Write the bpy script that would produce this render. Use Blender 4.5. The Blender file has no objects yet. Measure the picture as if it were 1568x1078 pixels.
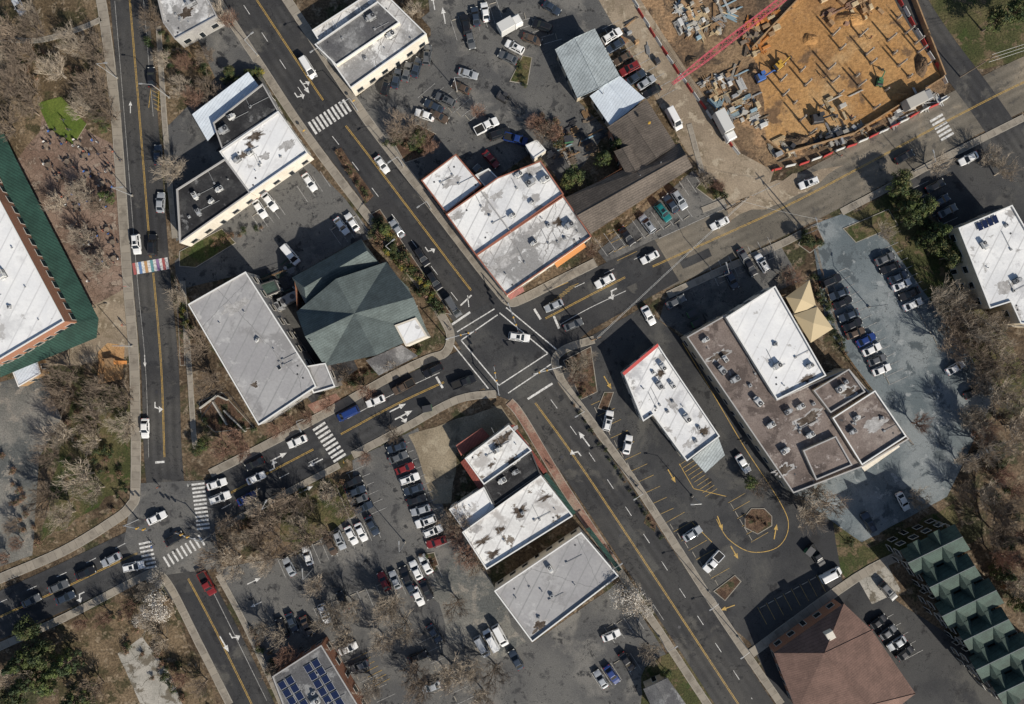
import bpy, math, random
from mathutils import Vector, Matrix, noise as mnoise
S=0.15; CAMH=160.0
R=random.Random(7)
sc=bpy.context.scene
COL=sc.collection
def W(x,y,h=0.0):
    k=(CAMH-h)/CAMH
    return ((x-784)*S*k,(539-y)*S*k)
def WW(p,h=0.0): return W(p[0],p[1],h)
# ---------------------------------------------------------------- materials
def newmat(name):
    m=bpy.data.materials.new(name); m.use_nodes=True
    nt=m.node_tree; b=nt.nodes['Principled BSDF']
    return m,nt,b
def rgb(c): return (c[0],c[1],c[2],1)
def mixn(nt,fac,a,b):
    n=nt.nodes.new('ShaderNodeMix'); n.data_type='RGBA'
    if isinstance(fac,(int,float)): n.inputs[0].default_value=fac
    else: nt.links.new(fac,n.inputs[0])
    for s,v in ((6,a),(7,b)):
        if isinstance(v,tuple): n.inputs[s].default_value=rgb(v)
        else: nt.links.new(v,n.inputs[s])
    return n.outputs[2]
def ramp(nt,inp,lo,hi):
    n=nt.nodes.new('ShaderNodeMapRange'); n.interpolation_type='SMOOTHSTEP'
    n.inputs['From Min'].default_value=lo; n.inputs['From Max'].default_value=hi
    nt.links.new(inp,n.inputs['Value']); return n.outputs['Result']
def noisen(nt,co,scale,detail=6,rough=.6,dist=0):
    n=nt.nodes.new('ShaderNodeTexNoise'); n.inputs['Scale'].default_value=scale
    n.inputs['Detail'].default_value=detail; n.inputs['Roughness'].default_value=rough
    n.inputs['Distortion'].default_value=dist
    nt.links.new(co,n.inputs['Vector']); return n.outputs['Fac']
def scalec(nt,c,f):
    mm=nt.nodes.new('ShaderNodeVectorMath'); mm.operation='SCALE'
    nt.links.new(c,mm.inputs[0]); nt.links.new(f,mm.inputs['Scale']); return mm.outputs[0]
def madd(nt,f,a,b):
    mu=nt.nodes.new('ShaderNodeMath'); mu.operation='MULTIPLY_ADD'; nt.links.new(f,mu.inputs[0])
    mu.inputs[1].default_value=a; mu.inputs[2].default_value=b; return mu.outputs[0]
MATS={}
K_=.6
def tt(v): return .5+(v-.5)*K_
def M(name,a,b,scale=.15,fine=3.0,fa=.35,stains=(),rough=.9,cracks=None,bump=0,metal=0,off=0,seam=None,track=0):
    m,nt,bs=newmat(name)
    tc=nt.nodes.new('ShaderNodeTexCoord'); mp=nt.nodes.new('ShaderNodeMapping')
    nt.links.new(tc.outputs['Object'],mp.inputs['Vector']); mp.inputs['Location'].default_value=(off,off*.7,0)
    co=mp.outputs['Vector']
    c=mixn(nt,ramp(nt,noisen(nt,co,scale),.4,.6),a,b)
    if seam:
        m2=nt.nodes.new('ShaderNodeMapping'); m2.inputs['Rotation'].default_value=(0,0,math.radians(seam[1])); nt.links.new(tc.outputs['Object'],m2.inputs['Vector'])
        w=nt.nodes.new('ShaderNodeTexWave'); w.inputs['Scale'].default_value=.314159/seam[0]; nt.links.new(m2.outputs[0],w.inputs['Vector'])
        c=mixn(nt,ramp(nt,w.outputs['Fac'],.05,.0),c,seam[2])
    for (sc_,slo,shi,col) in stains:
        c=mixn(nt,ramp(nt,noisen(nt,co,sc_,7,.65,.3),tt(slo),tt(shi)),c,col)
    if cracks:
        v=nt.nodes.new('ShaderNodeTexVoronoi'); v.feature='DISTANCE_TO_EDGE'; v.inputs['Scale'].default_value=cracks[0]
        nn=nt.nodes.new('ShaderNodeTexNoise'); nn.inputs['Scale'].default_value=.6; nn.inputs['Detail'].default_value=4
        nt.links.new(co,nn.inputs['Vector'])
        ad=nt.nodes.new('ShaderNodeMixRGB'); ad.blend_type='ADD'; ad.inputs[0].default_value=1.0
        sv=nt.nodes.new('ShaderNodeVectorMath'); sv.operation='SCALE'; nt.links.new(nn.outputs['Color'],sv.inputs[0]); sv.inputs['Scale'].default_value=cracks[3] if len(cracks)>3 else 6
        nt.links.new(co,ad.inputs[1]); nt.links.new(sv.outputs[0],ad.inputs[2])
        nt.links.new(ad.outputs[0],v.inputs['Vector'])
        c=mixn(nt,ramp(nt,v.outputs['Distance'],cracks[1],cracks[1]*.3),c,cracks[2])
    if fa:
        c=scalec(nt,c,madd(nt,ramp(nt,noisen(nt,co,fine,5,.7),.3,.7),fa*2,1-fa))
    if track:
        uv=nt.nodes.new('ShaderNodeUVMap'); sx=nt.nodes.new('ShaderNodeSeparateXYZ'); nt.links.new(uv.outputs[0],sx.inputs[0])
        s1=madd(nt,sx.outputs['Y'],2*math.pi/1.9,0); sn=nt.nodes.new('ShaderNodeMath'); sn.operation='SINE'; nt.links.new(s1,sn.inputs[0])
        nz=ramp(nt,noisen(nt,co,.12,4),.35,.6); ml=nt.nodes.new('ShaderNodeMath'); ml.operation='MULTIPLY'; nt.links.new(sn.outputs[0],ml.inputs[0]); nt.links.new(nz,ml.inputs[1])
        c=scalec(nt,c,madd(nt,ml.outputs[0],track,1))
    nt.links.new(c,bs.inputs['Base Color'])
    bs.inputs['Roughness'].default_value=rough; bs.inputs['Metallic'].default_value=metal
    bs.inputs['Specular IOR Level'].default_value=.25
    if bump:
        bp=nt.nodes.new('ShaderNodeBump'); bp.inputs['Strength'].default_value=bump; bp.inputs['Distance'].default_value=.25
        nt.links.new(noisen(nt,co,fine,6,.7),bp.inputs['Height']); nt.links.new(bp.outputs[0],bs.inputs['Normal'])
    MATS[name]=m; return m
def flat(name,c,rough=.6,metal=0,coat=0,var=.0):
    m,nt,b=newmat(name); b.inputs['Roughness'].default_value=rough; b.inputs['Metallic'].default_value=metal
    b.inputs['Coat Weight'].default_value=coat
    if var:
        tc=nt.nodes.new('ShaderNodeTexCoord'); oi=nt.nodes.new('ShaderNodeObjectInfo')
        f=ramp(nt,noisen(nt,tc.outputs['Object'],1.6,4),.3,.7)
        o=mixn(nt,f,tuple(x*(1-var) for x in c),tuple(x*(1+var) for x in c))
        mr=nt.nodes.new('ShaderNodeMapRange'); nt.links.new(oi.outputs['Random'],mr.inputs[0]); mr.inputs[3].default_value=1-var; mr.inputs[4].default_value=1+var
        nt.links.new(scalec(nt,o,mr.outputs[0]),b.inputs['Base Color'])
    else: b.inputs['Base Color'].default_value=rgb(c)
    MATS[name]=m; return m
M('ground',(.065,.046,.029),(.145,.104,.066),.06,1.6,.55,[(.11,.52,.66,(.05,.05,.024)),(.5,.56,.7,(.19,.15,.105))],bump=.7)
M('drygrass',(.10,.072,.042),(.18,.132,.082),.12,2.0,.5,[(.2,.5,.65,(.06,.052,.026)),(.5,.58,.68,(.22,.17,.115))],bump=.6)
M('grass',(.052,.058,.021),(.10,.088,.04),.12,2.4,.45,[(.3,.52,.66,(.14,.104,.062)),(.15,.58,.7,(.045,.062,.018))],bump=.6)
M('lawn',(.085,.125,.022),(.115,.15,.03),.2,3,.3,bump=.3)
M('mulch',(.075,.045,.03),(.14,.09,.058),.4,3.5,.5,[(.4,.54,.66,(.05,.05,.025))],bump=.6)
M('asphalt',(.040,.040,.042),(.060,.059,.058),.05,5,.22,[(.03,.5,.75,(.078,.075,.070)),(.35,.64,.76,(.028,.028,.030)),(.09,.6,.72,(.092,.088,.08))],cracks=(.07,.006,(.020,.020,.022)),track=.16)
M('asphalt_dusty',(.125,.112,.092),(.175,.156,.127),.05,5,.2,[(.03,.46,.72,(.20,.172,.134)),(.3,.58,.74,(.09,.083,.073)),(.1,.6,.72,(.235,.2,.152))],cracks=(.09,.005,(.06,.056,.05)),track=.14)
M('asphalt_lot',(.088,.088,.088),(.13,.127,.12),.05,5,.25,[(.07,.5,.68,(.17,.163,.15)),(.25,.6,.74,(.055,.055,.056)),(.4,.66,.74,(.04,.04,.041))],cracks=(.11,.007,(.04,.04,.041)))
M('asphalt_dark',(.039,.040,.043),(.064,.064,.064),.06,5,.22,[(.25,.6,.74,(.028,.028,.030)),(.05,.54,.7,(.09,.088,.082))],cracks=(.1,.006,(.022,.022,.024)),track=.14)
M('asphalt_blue',(.115,.14,.152),(.165,.192,.204),.05,5,.2,[(.06,.46,.66,(.22,.243,.25)),(.2,.58,.7,(.085,.102,.112)),(.3,.64,.74,(.28,.30,.305))],cracks=(.1,.006,(.07,.08,.085)))
M('asphalt_gravel',(.135,.135,.123),(.21,.20,.178),.08,3,.3,[(.1,.5,.66,(.10,.105,.102)),(.3,.58,.7,(.24,.22,.19))])
M('sand_gravel',(.22,.18,.125),(.31,.26,.185),.08,3,.25,[(.1,.5,.66,(.15,.13,.095)),(.3,.56,.7,(.34,.29,.21))])
M('dirt_road',(.25,.20,.145),(.34,.275,.20),.06,3,.2,[(.2,.5,.7,(.20,.16,.11)),(.4,.58,.7,(.38,.32,.24))])
M('site_earth',(.36,.195,.075),(.44,.255,.105),.035,1.2,.25,[(.05,.5,.75,(.27,.15,.065)),(.6,.58,.75,(.33,.19,.085)),(.03,.55,.8,(.46,.32,.17)),(.12,.6,.72,(.17,.105,.058))],bump=.8)
M('site_mud',(.15,.10,.062),(.25,.17,.10),.08,1.5,.4,[(.2,.5,.62,(.09,.065,.045)),(.1,.54,.68,(.32,.205,.115))],bump=1)
M('concrete_slab',(.30,.285,.25),(.40,.375,.33),.15,3,.2,[(.25,.5,.62,(.15,.13,.10))],cracks=(.2,.012,(.1,.09,.07),2))
M('kerb',(.28,.255,.215),(.36,.33,.28),.3,3,.15)
M('patio',(.18,.12,.09),(.25,.18,.14),.15,3,.3,[(.2,.52,.7,(.12,.085,.065)),(.4,.58,.68,(.30,.24,.19))],cracks=(.6,.03,(.09,.065,.05),.6))
M('brick_walk',(.22,.12,.09),(.28,.165,.125),.3,4,.3,[(.3,.5,.7,(.3,.22,.17))])
M('wood_chips',(.36,.20,.09),(.44,.27,.13),.3,3,.3)
M('roof_white',(.66,.665,.67),(.80,.80,.79),.10,2,.06,[(.12,.54,.7,(.50,.50,.51)),(.25,.64,.74,(.36,.35,.34))],rough=.7,seam=(2.6,27,(.54,.54,.54)))
M('roof_white_clean',(.74,.745,.75),(.83,.83,.82),.1,2,.04,[(.1,.56,.8,(.62,.62,.62)),(.3,.68,.78,(.46,.45,.44))],rough=.7,seam=(2.8,27,(.64,.64,.64)))
M('roof_white_stained',(.66,.65,.63),(.79,.79,.77),.15,2,.08,[(.13,.54,.68,(.46,.44,.42)),(.3,.66,.72,(.2,.17,.14))],rough=.8,off=13,seam=(2.8,27,(.52,.51,.5)))
M('roof_worn',(.42,.415,.41),(.68,.675,.66),.10,3,.14,[(.12,.5,.62,(.28,.275,.27)),(.35,.58,.7,(.66,.66,.65))],rough=.85,off=31,cracks=(.12,.012,(.26,.25,.24),2),seam=(2.2,27,(.32,.31,.305)))
M('roof_grey',(.32,.315,.32),(.38,.375,.375),.08,2,.07,[(.15,.56,.75,(.265,.26,.26)),(.3,.64,.76,(.44,.435,.43))],cracks=(.05,.004,(.22,.22,.22),1),seam=(2.8,27,(.28,.28,.28)))
M('roof_black',(.022,.022,.024),(.04,.04,.042),.2,3,.3,[(.35,.66,.74,(.15,.15,.15)),(.2,.56,.7,(.06,.06,.06))])
M('roof_brown',(.15,.12,.107),(.22,.18,.16),.12,3,.22,[(.15,.52,.68,(.10,.08,.072)),(.5,.66,.74,(.34,.30,.28)),(.1,.56,.68,(.265,.225,.2))],rough=.95,off=5)
M('roof_dark',(.10,.10,.105),(.17,.17,.17),.15,3,.25,[(.3,.54,.68,(.25,.25,.25))])
M('roof_stain_grey',(.44,.43,.42),(.33,.32,.31),.8,3,.2);M('roof_stain_dark',(.06,.045,.034),(.13,.105,.085),.8,3,.4)
def striped(name,a,b,gap,ang,thin=.25,metal=0,rough=.6,noi=.3):
    m,nt,bs=newmat(name); tc=nt.nodes.new('ShaderNodeTexCoord'); mp=nt.nodes.new('ShaderNodeMapping')
    mp.inputs['Rotation'].default_value=(0,0,math.radians(ang)); nt.links.new(tc.outputs['Object'],mp.inputs['Vector'])
    w=nt.nodes.new('ShaderNodeTexWave'); w.inputs['Scale'].default_value=.314159/gap; w.inputs['Distortion'].default_value=0
    nt.links.new(mp.outputs[0],w.inputs['Vector'])
    c=mixn(nt,ramp(nt,w.outputs['Fac'],thin,thin*.3),a,b)
    n=ramp(nt,noisen(nt,tc.outputs['Object'],.3,8,.7),.4,.6)
    c=scalec(nt,c,madd(nt,n,noi,1-noi/2))
    n=ramp(nt,noisen(nt,tc.outputs['Object'],4,3,.7),.4,.65)
    c=scalec(nt,c,madd(nt,n,noi,1-noi/2))
    nt.links.new(c,bs.inputs['Base Color']); bs.inputs['Roughness'].default_value=rough; bs.inputs['Metallic'].default_value=metal
    MATS[name]=m
striped('roof_green_shingle',(.105,.130,.128),(.08,.10,.098),.5,62,rough=.95,noi=.3)
striped('roof_brown_shingle',(.12,.10,.083),(.08,.065,.055),.5,62,rough=.9,noi=.4)
striped('roof_red_shingle',(.18,.108,.085),(.14,.083,.065),.5,62,rough=.9,noi=.3)
striped('roof_metal',(.36,.40,.41),(.22,.25,.26),.6,35,.2)
striped('roof_metal_white',(.64,.70,.76),(.5,.56,.62),.6,35,.15,noi=.12)
striped('roof_metal_green',(.026,.07,.052),(.012,.038,.028),.6,-60,.25,noi=.35)
striped('roof_green_dark',(.045,.075,.062),(.034,.058,.047),.5,60,.25,rough=.85,noi=.4)
striped('awning_red',(.25,.065,.045),(.19,.045,.032),.6,30,.2)
M('stucco',(.62,.57,.48),(.70,.65,.56),.3,3,.1)
M('wall_beige',(.42,.36,.27),(.5,.43,.33),.3,3,.15)
M('wall_grey',(.3,.29,.28),(.36,.35,.33),.3,3,.15)
m,nt,bs=newmat('brick'); tc=nt.nodes.new('ShaderNodeTexCoord'); bk=nt.nodes.new('ShaderNodeTexBrick')
bk.inputs['Color1'].default_value=(.36,.14,.07,1); bk.inputs['Color2'].default_value=(.26,.10,.05,1); bk.inputs['Mortar'].default_value=(.3,.24,.2,1)
bk.inputs['Scale'].default_value=3; mp=nt.nodes.new('ShaderNodeMapping'); mp.inputs['Rotation'].default_value=(math.radians(90),0,0)
nt.links.new(tc.outputs['Object'],mp.inputs[0]); nt.links.new(mp.outputs[0],bk.inputs[0]); nt.links.new(bk.outputs[0],bs.inputs['Base Color']); bs.inputs['Roughness'].default_value=.9
MATS['brick']=m
m,nt,bs=newmat('sidewalk'); uv=nt.nodes.new('ShaderNodeUVMap'); bk=nt.nodes.new('ShaderNodeTexBrick')
bk.offset=0; bk.inputs['Scale'].default_value=1; bk.inputs['Brick Width'].default_value=1.8; bk.inputs['Row Height'].default_value=1.6; bk.inputs['Mortar Size'].default_value=.035
bk.inputs['Color1'].default_value=(.31,.275,.225,1); bk.inputs['Color2'].default_value=(.25,.222,.183,1); bk.inputs['Mortar'].default_value=(.14,.12,.095,1)
nt.links.new(uv.outputs[0],bk.inputs[0]); tc=nt.nodes.new('ShaderNodeTexCoord')
c=mixn(nt,ramp(nt,noisen(nt,tc.outputs['Object'],.3,7,.7),.45,.68),bk.outputs[0],(.17,.148,.12))
nt.links.new(c,bs.inputs['Base Color']); bs.inputs['Roughness'].default_value=.9; MATS['sidewalk']=m
def paint(name,c,under):
    m,nt,bs=newmat(name); tc=nt.nodes.new('ShaderNodeTexCoord')
    f=ramp(nt,noisen(nt,tc.outputs['Object'],2.2,8,.75),.42,.66)
    nt.links.new(mixn(nt,f,c,under),bs.inputs['Base Color']); bs.inputs['Roughness'].default_value=.7; MATS[name]=m
paint('paint_white',(.74,.73,.70),(.30,.29,.27)); paint('paint_yellow',(.55,.35,.08),(.22,.155,.07))
paint('paint_worn',(.42,.41,.39),(.13,.13,.125)); paint('paint_yellow_worn',(.42,.28,.09),(.13,.11,.07))
for n,c in dict(red=(.42,.10,.09),blue=(.12,.22,.42),orange=(.5,.28,.12),teal=(.12,.30,.32),purple=(.28,.16,.32)).items(): paint('cross_'+n,c,tuple(x*.6+.06 for x in c))
for n,c in dict(red=(.42,.05,.045),orange=(.5,.2,.05),green=(.05,.16,.08),blue=(.05,.13,.38),teal=(.02,.25,.27)).items(): flat('col_'+n,c,.7)
flat('metal',(.45,.46,.47),.45,.3); flat('metal_dark',(.06,.06,.065),.5,.3); flat('unit_white',(.58,.58,.56),.5); flat('unit_grey',(.28,.285,.29),.5); flat('unit_pale',(.42,.40,.36),.7)
flat('coping_red',(.30,.11,.07),.7); flat('coping_white',(.74,.74,.72),.6); flat('coping_grey',(.38,.37,.36),.6); flat('coping_dark',(.05,.05,.05),.6)
flat('glass',(.015,.02,.025),.08); flat('frame',(.5,.49,.46),.5); flat('rubber',(.012,.012,.012),.85); flat('chrome',(.5,.5,.5),.25,.8)
flat('lamp_front',(.75,.75,.7),.2); flat('lamp_rear',(.35,.01,.01),.3)
flat('wood',(.30,.19,.10),.8,var=.2); flat('wood_pale',(.46,.36,.22),.8,var=.2); flat('bark',(.21,.165,.125),.95,var=.25); flat('bark_pale',(.36,.305,.24),.95,var=.2)
flat('bark_red',(.23,.14,.10),.95,var=.25)
flat('leaf_dark',(.034,.055,.018),.8,var=.35); flat('leaf_mid',(.075,.10,.025),.8,var=.35); flat('leaf_yellow',(.26,.21,.035),.8,var=.3); flat('leaf_olive',(.09,.088,.03),.8,var=.35)
flat('blossom',(.62,.58,.52),.8,var=.1); flat('leaf_dry',(.18,.11,.06),.9,var=.3)
flat('skin',(.5,.3,.2),.6); flat('hair',(.05,.03,.02),.8); flat('trousers',(.04,.05,.09),.8); flat('shoe',(.03,.03,.03),.7)
flat('crane_red',(.50,.10,.13),.5); flat('machine_yellow',(.5,.3,.05),.5); flat('solar',(.012,.02,.06),.25)
flat('tarp',(.25,.36,.42),.7); flat('canvas',(.52,.42,.26),.8)
PAINTS=dict(w=(.78,.78,.77),s=(.42,.44,.46),g=(.13,.135,.14),k=(.014,.014,.016),r=(.20,.02,.02),b=(.015,.04,.17),t=(.01,.15,.15),n=(.12,.085,.06),d=(.04,.055,.08),c=(.5,.47,.4),u=(.13,.22,.33))
for k,c in PAINTS.items(): flat('carpaint_'+k,c,.32,.25 if k in 'sgdn' else 0,.6)
# ---------------------------------------------------------------- mesh builder
class MB:
    def __init__(s): s.v=[];s.f=[];s.m=[];s.mats=[]
    def mi(s,m):
        if m not in s.mats: s.mats.append(m)
        return s.mats.index(m)
    def add(s,vs,fs,m):
        o=len(s.v); s.v+=[tuple(p) for p in vs]; i=s.mi(m)
        for f in fs: s.f.append(tuple(o+k for k in f)); s.m.append(i)
    def box(s,cx,cy,z0,sx,sy,sz,ang,m,bev=0):
        ca,sa=math.cos(ang),math.sin(ang)
        def q(x,y,z): return (cx+x*ca-y*sa,cy+x*sa+y*ca,z)
        a,b=sx/2,sy/2
        vs=[q(-a,-b,z0),q(a,-b,z0),q(a,b,z0),q(-a,b,z0)]
        z1=z0+sz
        vs+=[q(-a,-b,z1-bev),q(a,-b,z1-bev),q(a,b,z1-bev),q(-a,b,z1-bev)]
        sd=[(0,1,5,4),(1,2,6,5),(2,3,7,6),(3,0,4,7),(3,2,1,0)]
        if bev:
            a-=bev;b-=bev
            vs+=[q(-a,-b,z1),q(a,-b,z1),q(a,b,z1),q(-a,b,z1)]
            s.add(vs,sd+[(4,5,9,8),(5,6,10,9),(6,7,11,10),(7,4,8,11),(8,9,10,11)],m)
        else: s.add(vs,sd+[(4,5,6,7)],m)
    def tube(s,p0,p1,r0,r1,n,m,cap=False):
        p0=Vector(p0);p1=Vector(p1);d=(p1-p0)
        if d.length<1e-6:return
        d.normalize(); a=d.orthogonal().normalized(); b=d.cross(a)
        vs=[]
        for p,r in((p0,r0),(p1,r1)):
            for i in range(n):
                t=2*math.pi*i/n; vs.append(p+a*math.cos(t)*r+b*math.sin(t)*r)
        fs=[(i,(i+1)%n,n+(i+1)%n,n+i) for i in range(n)]
        if cap: fs+=[tuple(range(n,2*n)),tuple(range(n-1,-1,-1))]
        s.add(vs,fs,m)
    def mesh(s,name):
        me=bpy.data.meshes.new(name); me.from_pydata(s.v,[],s.f)
        for m in s.mats: me.materials.append(MATS[m])
        me.polygons.foreach_set('material_index',s.m); me.update(); return me
    def obj(s,name,parent=None):
        o=bpy.data.objects.new(name,s.mesh(name)); COL.objects.link(o)
        if parent: adopt(o,parent)
        return o
def adopt(o,p):
    o.parent=p; o.matrix_parent_inverse=Matrix.Translation(-p.location)
def empty(name,x,y,z=0):
    e=bpy.data.objects.new(name,None); e.empty_display_size=1; e.location=(x,y,z); COL.objects.link(e); return e
def inst(name,me,x,y,z=0,ang=0,sc_=1,parent=None):
    o=bpy.data.objects.new(name,me); o.location=(x,y,z); o.rotation_euler=(0,0,ang)
    o.scale=(sc_,)*3 if not isinstance(sc_,tuple) else sc_
    COL.objects.link(o)
    if parent: adopt(o,parent)
    return o
def area(p): return sum(p[i][0]*p[(i+1)%len(p)][1]-p[(i+1)%len(p)][0]*p[i][1] for i in range(len(p)))/2
def ccw(p): return p if area(p)>0 else p[::-1]
def inset(p,d):
    n=len(p);out=[]
    for i in range(n):
        a=Vector(p[i-1]);b=Vector(p[i]);c=Vector(p[(i+1)%n])
        e1=(b-a).normalized();e2=(c-b).normalized()
        n1=Vector((-e1.y,e1.x));n2=Vector((-e2.y,e2.x))
        k=max(.35,1+n1.dot(n2)); q=b+(n1+n2)*d/k; out.append((q.x,q.y))
    return out
def jit(p,amp,step=2.0):
    out=[];n=len(p)
    for i in range(n):
        a=Vector(p[i]);b=Vector(p[(i+1)%n]);L=(b-a).length;k=max(1,int(L/step))
        for j in range(k):
            q=a.lerp(b,j/k); v=mnoise.noise_vector(Vector((q.x*.23,q.y*.23,3.3)))*amp+mnoise.noise_vector(Vector((q.x*.9,q.y*.9,7)))*amp*.4
            out.append((q.x+v.x,q.y+v.y))
    return out
def zone(name,pts,mat,z,jitter=0):
    p=ccw([WW(q) for q in pts])
    if jitter: p=jit(p,jitter)
    b=MB(); b.add([(x,y,z) for x,y in p],[tuple(range(len(p)))],mat); return b.obj(name)
def slab(name,pts,mat,top=.15,kerb=True):
    p=ccw([WW(q) for q in pts])
    n=len(p); b=MB()
    b.add([(x,y,0) for x,y in p]+[(x,y,top) for x,y in p],[(i,(i+1)%n,n+(i+1)%n,n+i) for i in range(n)],'kerb')
    if kerb:
        q=inset(p,.15)
        b.add([(x,y,top) for x,y in p]+[(x,y,top) for x,y in q],[(i,(i+1)%n,n+(i+1)%n,n+i) for i in range(n)],'kerb')
        b.add([(x,y,top-.01) for x,y in q],[tuple(range(n))],mat)
    else: b.add([(x,y,top) for x,y in p],[tuple(range(n))],mat)
    return b.obj(name)
def smooth(pts,k=6):
    if len(pts)<3: return list(pts)
    P=[pts[0]]+list(pts)+[pts[-1]];out=[]
    for i in range(1,len(P)-2):
        a,b,c,d=[Vector(q) for q in P[i-1:i+3]]
        for j in range(k):
            t=j/k
            q=.5*((2*b)+(c-a)*t+(2*a-5*b+4*c-d)*t*t+(3*b-a-3*c+d)*t**3); out.append((q.x,q.y))
    out.append(tuple(pts[-1])); return out
def rib(b,w,width,z,mat,off=0,h=0):
    n=len(w);L=[];Rr=[]
    for i in range(n):
        a=Vector(w[max(0,i-1)]);c=Vector(w[min(n-1,i+1)]);d=(c-a).normalized();nn=Vector((-d.y,d.x));p=Vector(w[i])
        L.append(p+nn*(off+width/2));Rr.append(p+nn*(off-width/2))
    vs=[(p.x,p.y,z) for p in Rr]+[(p.x,p.y,z) for p in L]
    b.add(vs,[(i,i+1,n+i+1,n+i) for i in range(n-1)],mat)
    if h:
        for side in (Rr,L):
            vs=[(p.x,p.y,z) for p in side]+[(p.x,p.y,z-h) for p in side]
            b.add(vs,[(i,i+1,n+i+1,n+i) for i in range(n-1)],'kerb')
def uvrib(me,w,v0,v1):
    uvl=me.uv_layers.new(name='UVMap'); n=len(w); s=[0]
    for i in range(1,n): s.append(s[-1]+(Vector(w[i])-Vector(w[i-1])).length)
    for poly in me.polygons:
        for li in poly.loop_indices:
            vi=me.loops[li].vertex_index
            if vi<2*n: uvl.data[li].uv=(s[vi%n],v0 if vi<n else v1)
def road(name,pts,wpx,mat,z):
    w=smooth([WW(p) for p in pts]);b=MB(); rib(b,w,wpx*S,z,mat); me=b.mesh(name);uvrib(me,w,0,wpx*S)
    o=bpy.data.objects.new(name,me); COL.objects.link(o); return o
def walk(pts,wpx,mat='sidewalk',name='sidewalk',top=.16):
    w=smooth([WW(p) for p in pts],5); wd=wpx*S
    b=MB(); rib(b,w,wd,top,mat,0,.15)
    rib(b,w,.15,top+.004,'kerb',wd/2-.08); rib(b,w,.15,top+.004,'kerb',-wd/2+.08)
    me=b.mesh(name); uvrib(me,w,.1,1.5)
    o=bpy.data.objects.new(name,me); COL.objects.link(o); return o
# ---------------------------------------------------------------- ground & zones
b=MB(); b.add([(-700,-700,0),(700,-700,0),(700,700,0),(-700,700,0)],[(0,1,2,3)],'ground'); b.obj('ground')
zone('park_soil',[(-20,-20),(150,-20),(160,40),(178,180),(192,420),(190,540),(60,560),(-20,300)],'drygrass',.006,.6)
zone('grass_field',[(115,590),(200,590),(202,740),(120,800),(60,830),(90,700)],'grass',.008,2)
zone('grass_verge',[(-20,740),(40,700),(60,830),(190,775),(190,800),(-20,885)],'drygrass',.012,1)
zone('bare_soil',[(90,955),(240,895),(345,1090),(90,1090)],'drygrass',.008,1.2)
zone('dry_grass_patch',[(240,50),(330,30),(400,110),(300,170),(255,280),(245,160)],'drygrass',.012,1)
zone('grass_patch',[(430,790),(500,735),(525,735),(540,790),(500,825),(430,830)],'grass',.012,1)
zone('grass_strip',[(1255,760),(1330,840),(1460,770),(1470,800),(1300,890),(1250,830)],'grass',.014,1)
zone('grass_slope',[(1270,350),(1370,290),(1480,440),(1570,560),(1570,640),(1520,600)],'grass',.012,1)
zone('grass_bank',[(1400,-10),(1590,-10),(1590,90),(1480,110)],'grass',.012,1)
zone('grass_yard',[(985,1020),(1040,990),(1100,1090),(980,1090)],'grass',.05,1)
for nm,p,mt,z in [
 ('parking_lot',[(655,-20),(925,-20),(952,40),(850,75),(880,150),(930,200),(865,290),(820,230),(740,285),(700,235),(640,275),(545,150),(660,55)],'asphalt_lot',.040),
 ('parking_lot',[(385,300),(470,245),(525,300),(575,365),(545,370),(445,425),(410,410),(270,445),(268,400),(330,345)],'asphalt_lot',.040),
 ('parking_lot',[(540,705),(640,655),(680,780),(712,815),(760,905),(815,985),(950,890),(1075,1090),(440,1090),(330,870),(455,850),(540,790)],'asphalt_lot',.040),
 ('parking_lot',[(1240,345),(1290,328),(1345,350),(1525,600),(1470,720),(1450,760),(1320,830),(1290,810),(1215,755),(1390,670),(1265,500)],'asphalt_blue',.040),
 ('parking_lot',[(895,520),(985,470),(1045,520),(1215,755),(1275,800),(1290,890),(1170,1000),(1120,960),(870,600),(865,545)],'asphalt_dark',.040),
 ('parking_lot',[(1020,455),(1195,375),(1225,430),(1110,485),(1050,515),(1010,490)],'asphalt_lot',.044),
 ('parking_lot',[(915,385),(1060,262),(1115,315),(930,402)],'asphalt_lot',.044),
 ('parking_lot',[(1370,262),(1590,170),(1590,350),(1480,350),(1440,345)],'asphalt_dark',.040),
 ('parking_lot',[(1150,985),(1310,880),(1590,1060),(1590,1090),(1200,1090)],'asphalt_dark',.036),
 ('parking_lot',[(-20,590),(60,570),(95,640),(60,700),(50,850),(-20,875)],'asphalt_gravel',.036)]:
    zone(nm,p,mt,z,.15)
zone('gravel_yard',[(625,665),(765,622),(790,650),(700,695),(690,770),(665,770),(640,700)],'sand_gravel',.046,.6)
zone('gravel_yard',[(660,900),(700,830),(745,880),(800,985),(760,1010),(690,980)],'asphalt_gravel',.046,1.5)
zone('gravel_yard',[(1295,790),(1390,700),(1470,690),(1450,750),(1330,822)],'asphalt_blue',.046,1.5)
zone('concrete_apron',[(1310,880),(1355,858),(1380,905),(1335,925)],'concrete_slab',.05,.1)
zone('concrete_yard',[(180,1000),(218,975),(262,1035),(285,1090),(220,1090)],'concrete_slab',.02,.3)
zone('patio',[(70,165),(178,225),(192,300),(197,520),(142,548),(150,495),(20,250),(60,200)],'patio',.016,.5)
zone('plaza_pavement',[(120,480),(195,440),(203,545),(110,560),(60,560)],'dirt_road',.02,.3)
zone('brick_forecourt',[(470,620),(515,602),(540,635),(500,655)],'brick_walk',.05,.1)
slab('artificial_lawn',[(58,158),(94,148),(133,190),(113,222),(75,196)],'lawn',.12,False)
zone('playground_chips',[(150,540),(165,526),(190,530),(190,580),(150,588)],'wood_chips',.03,.3)
zone('courtyard',[(270,-10),(330,-10),(470,240),(380,300),(270,370),(250,200),(330,120)],'asphalt_lot',.02)
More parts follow.
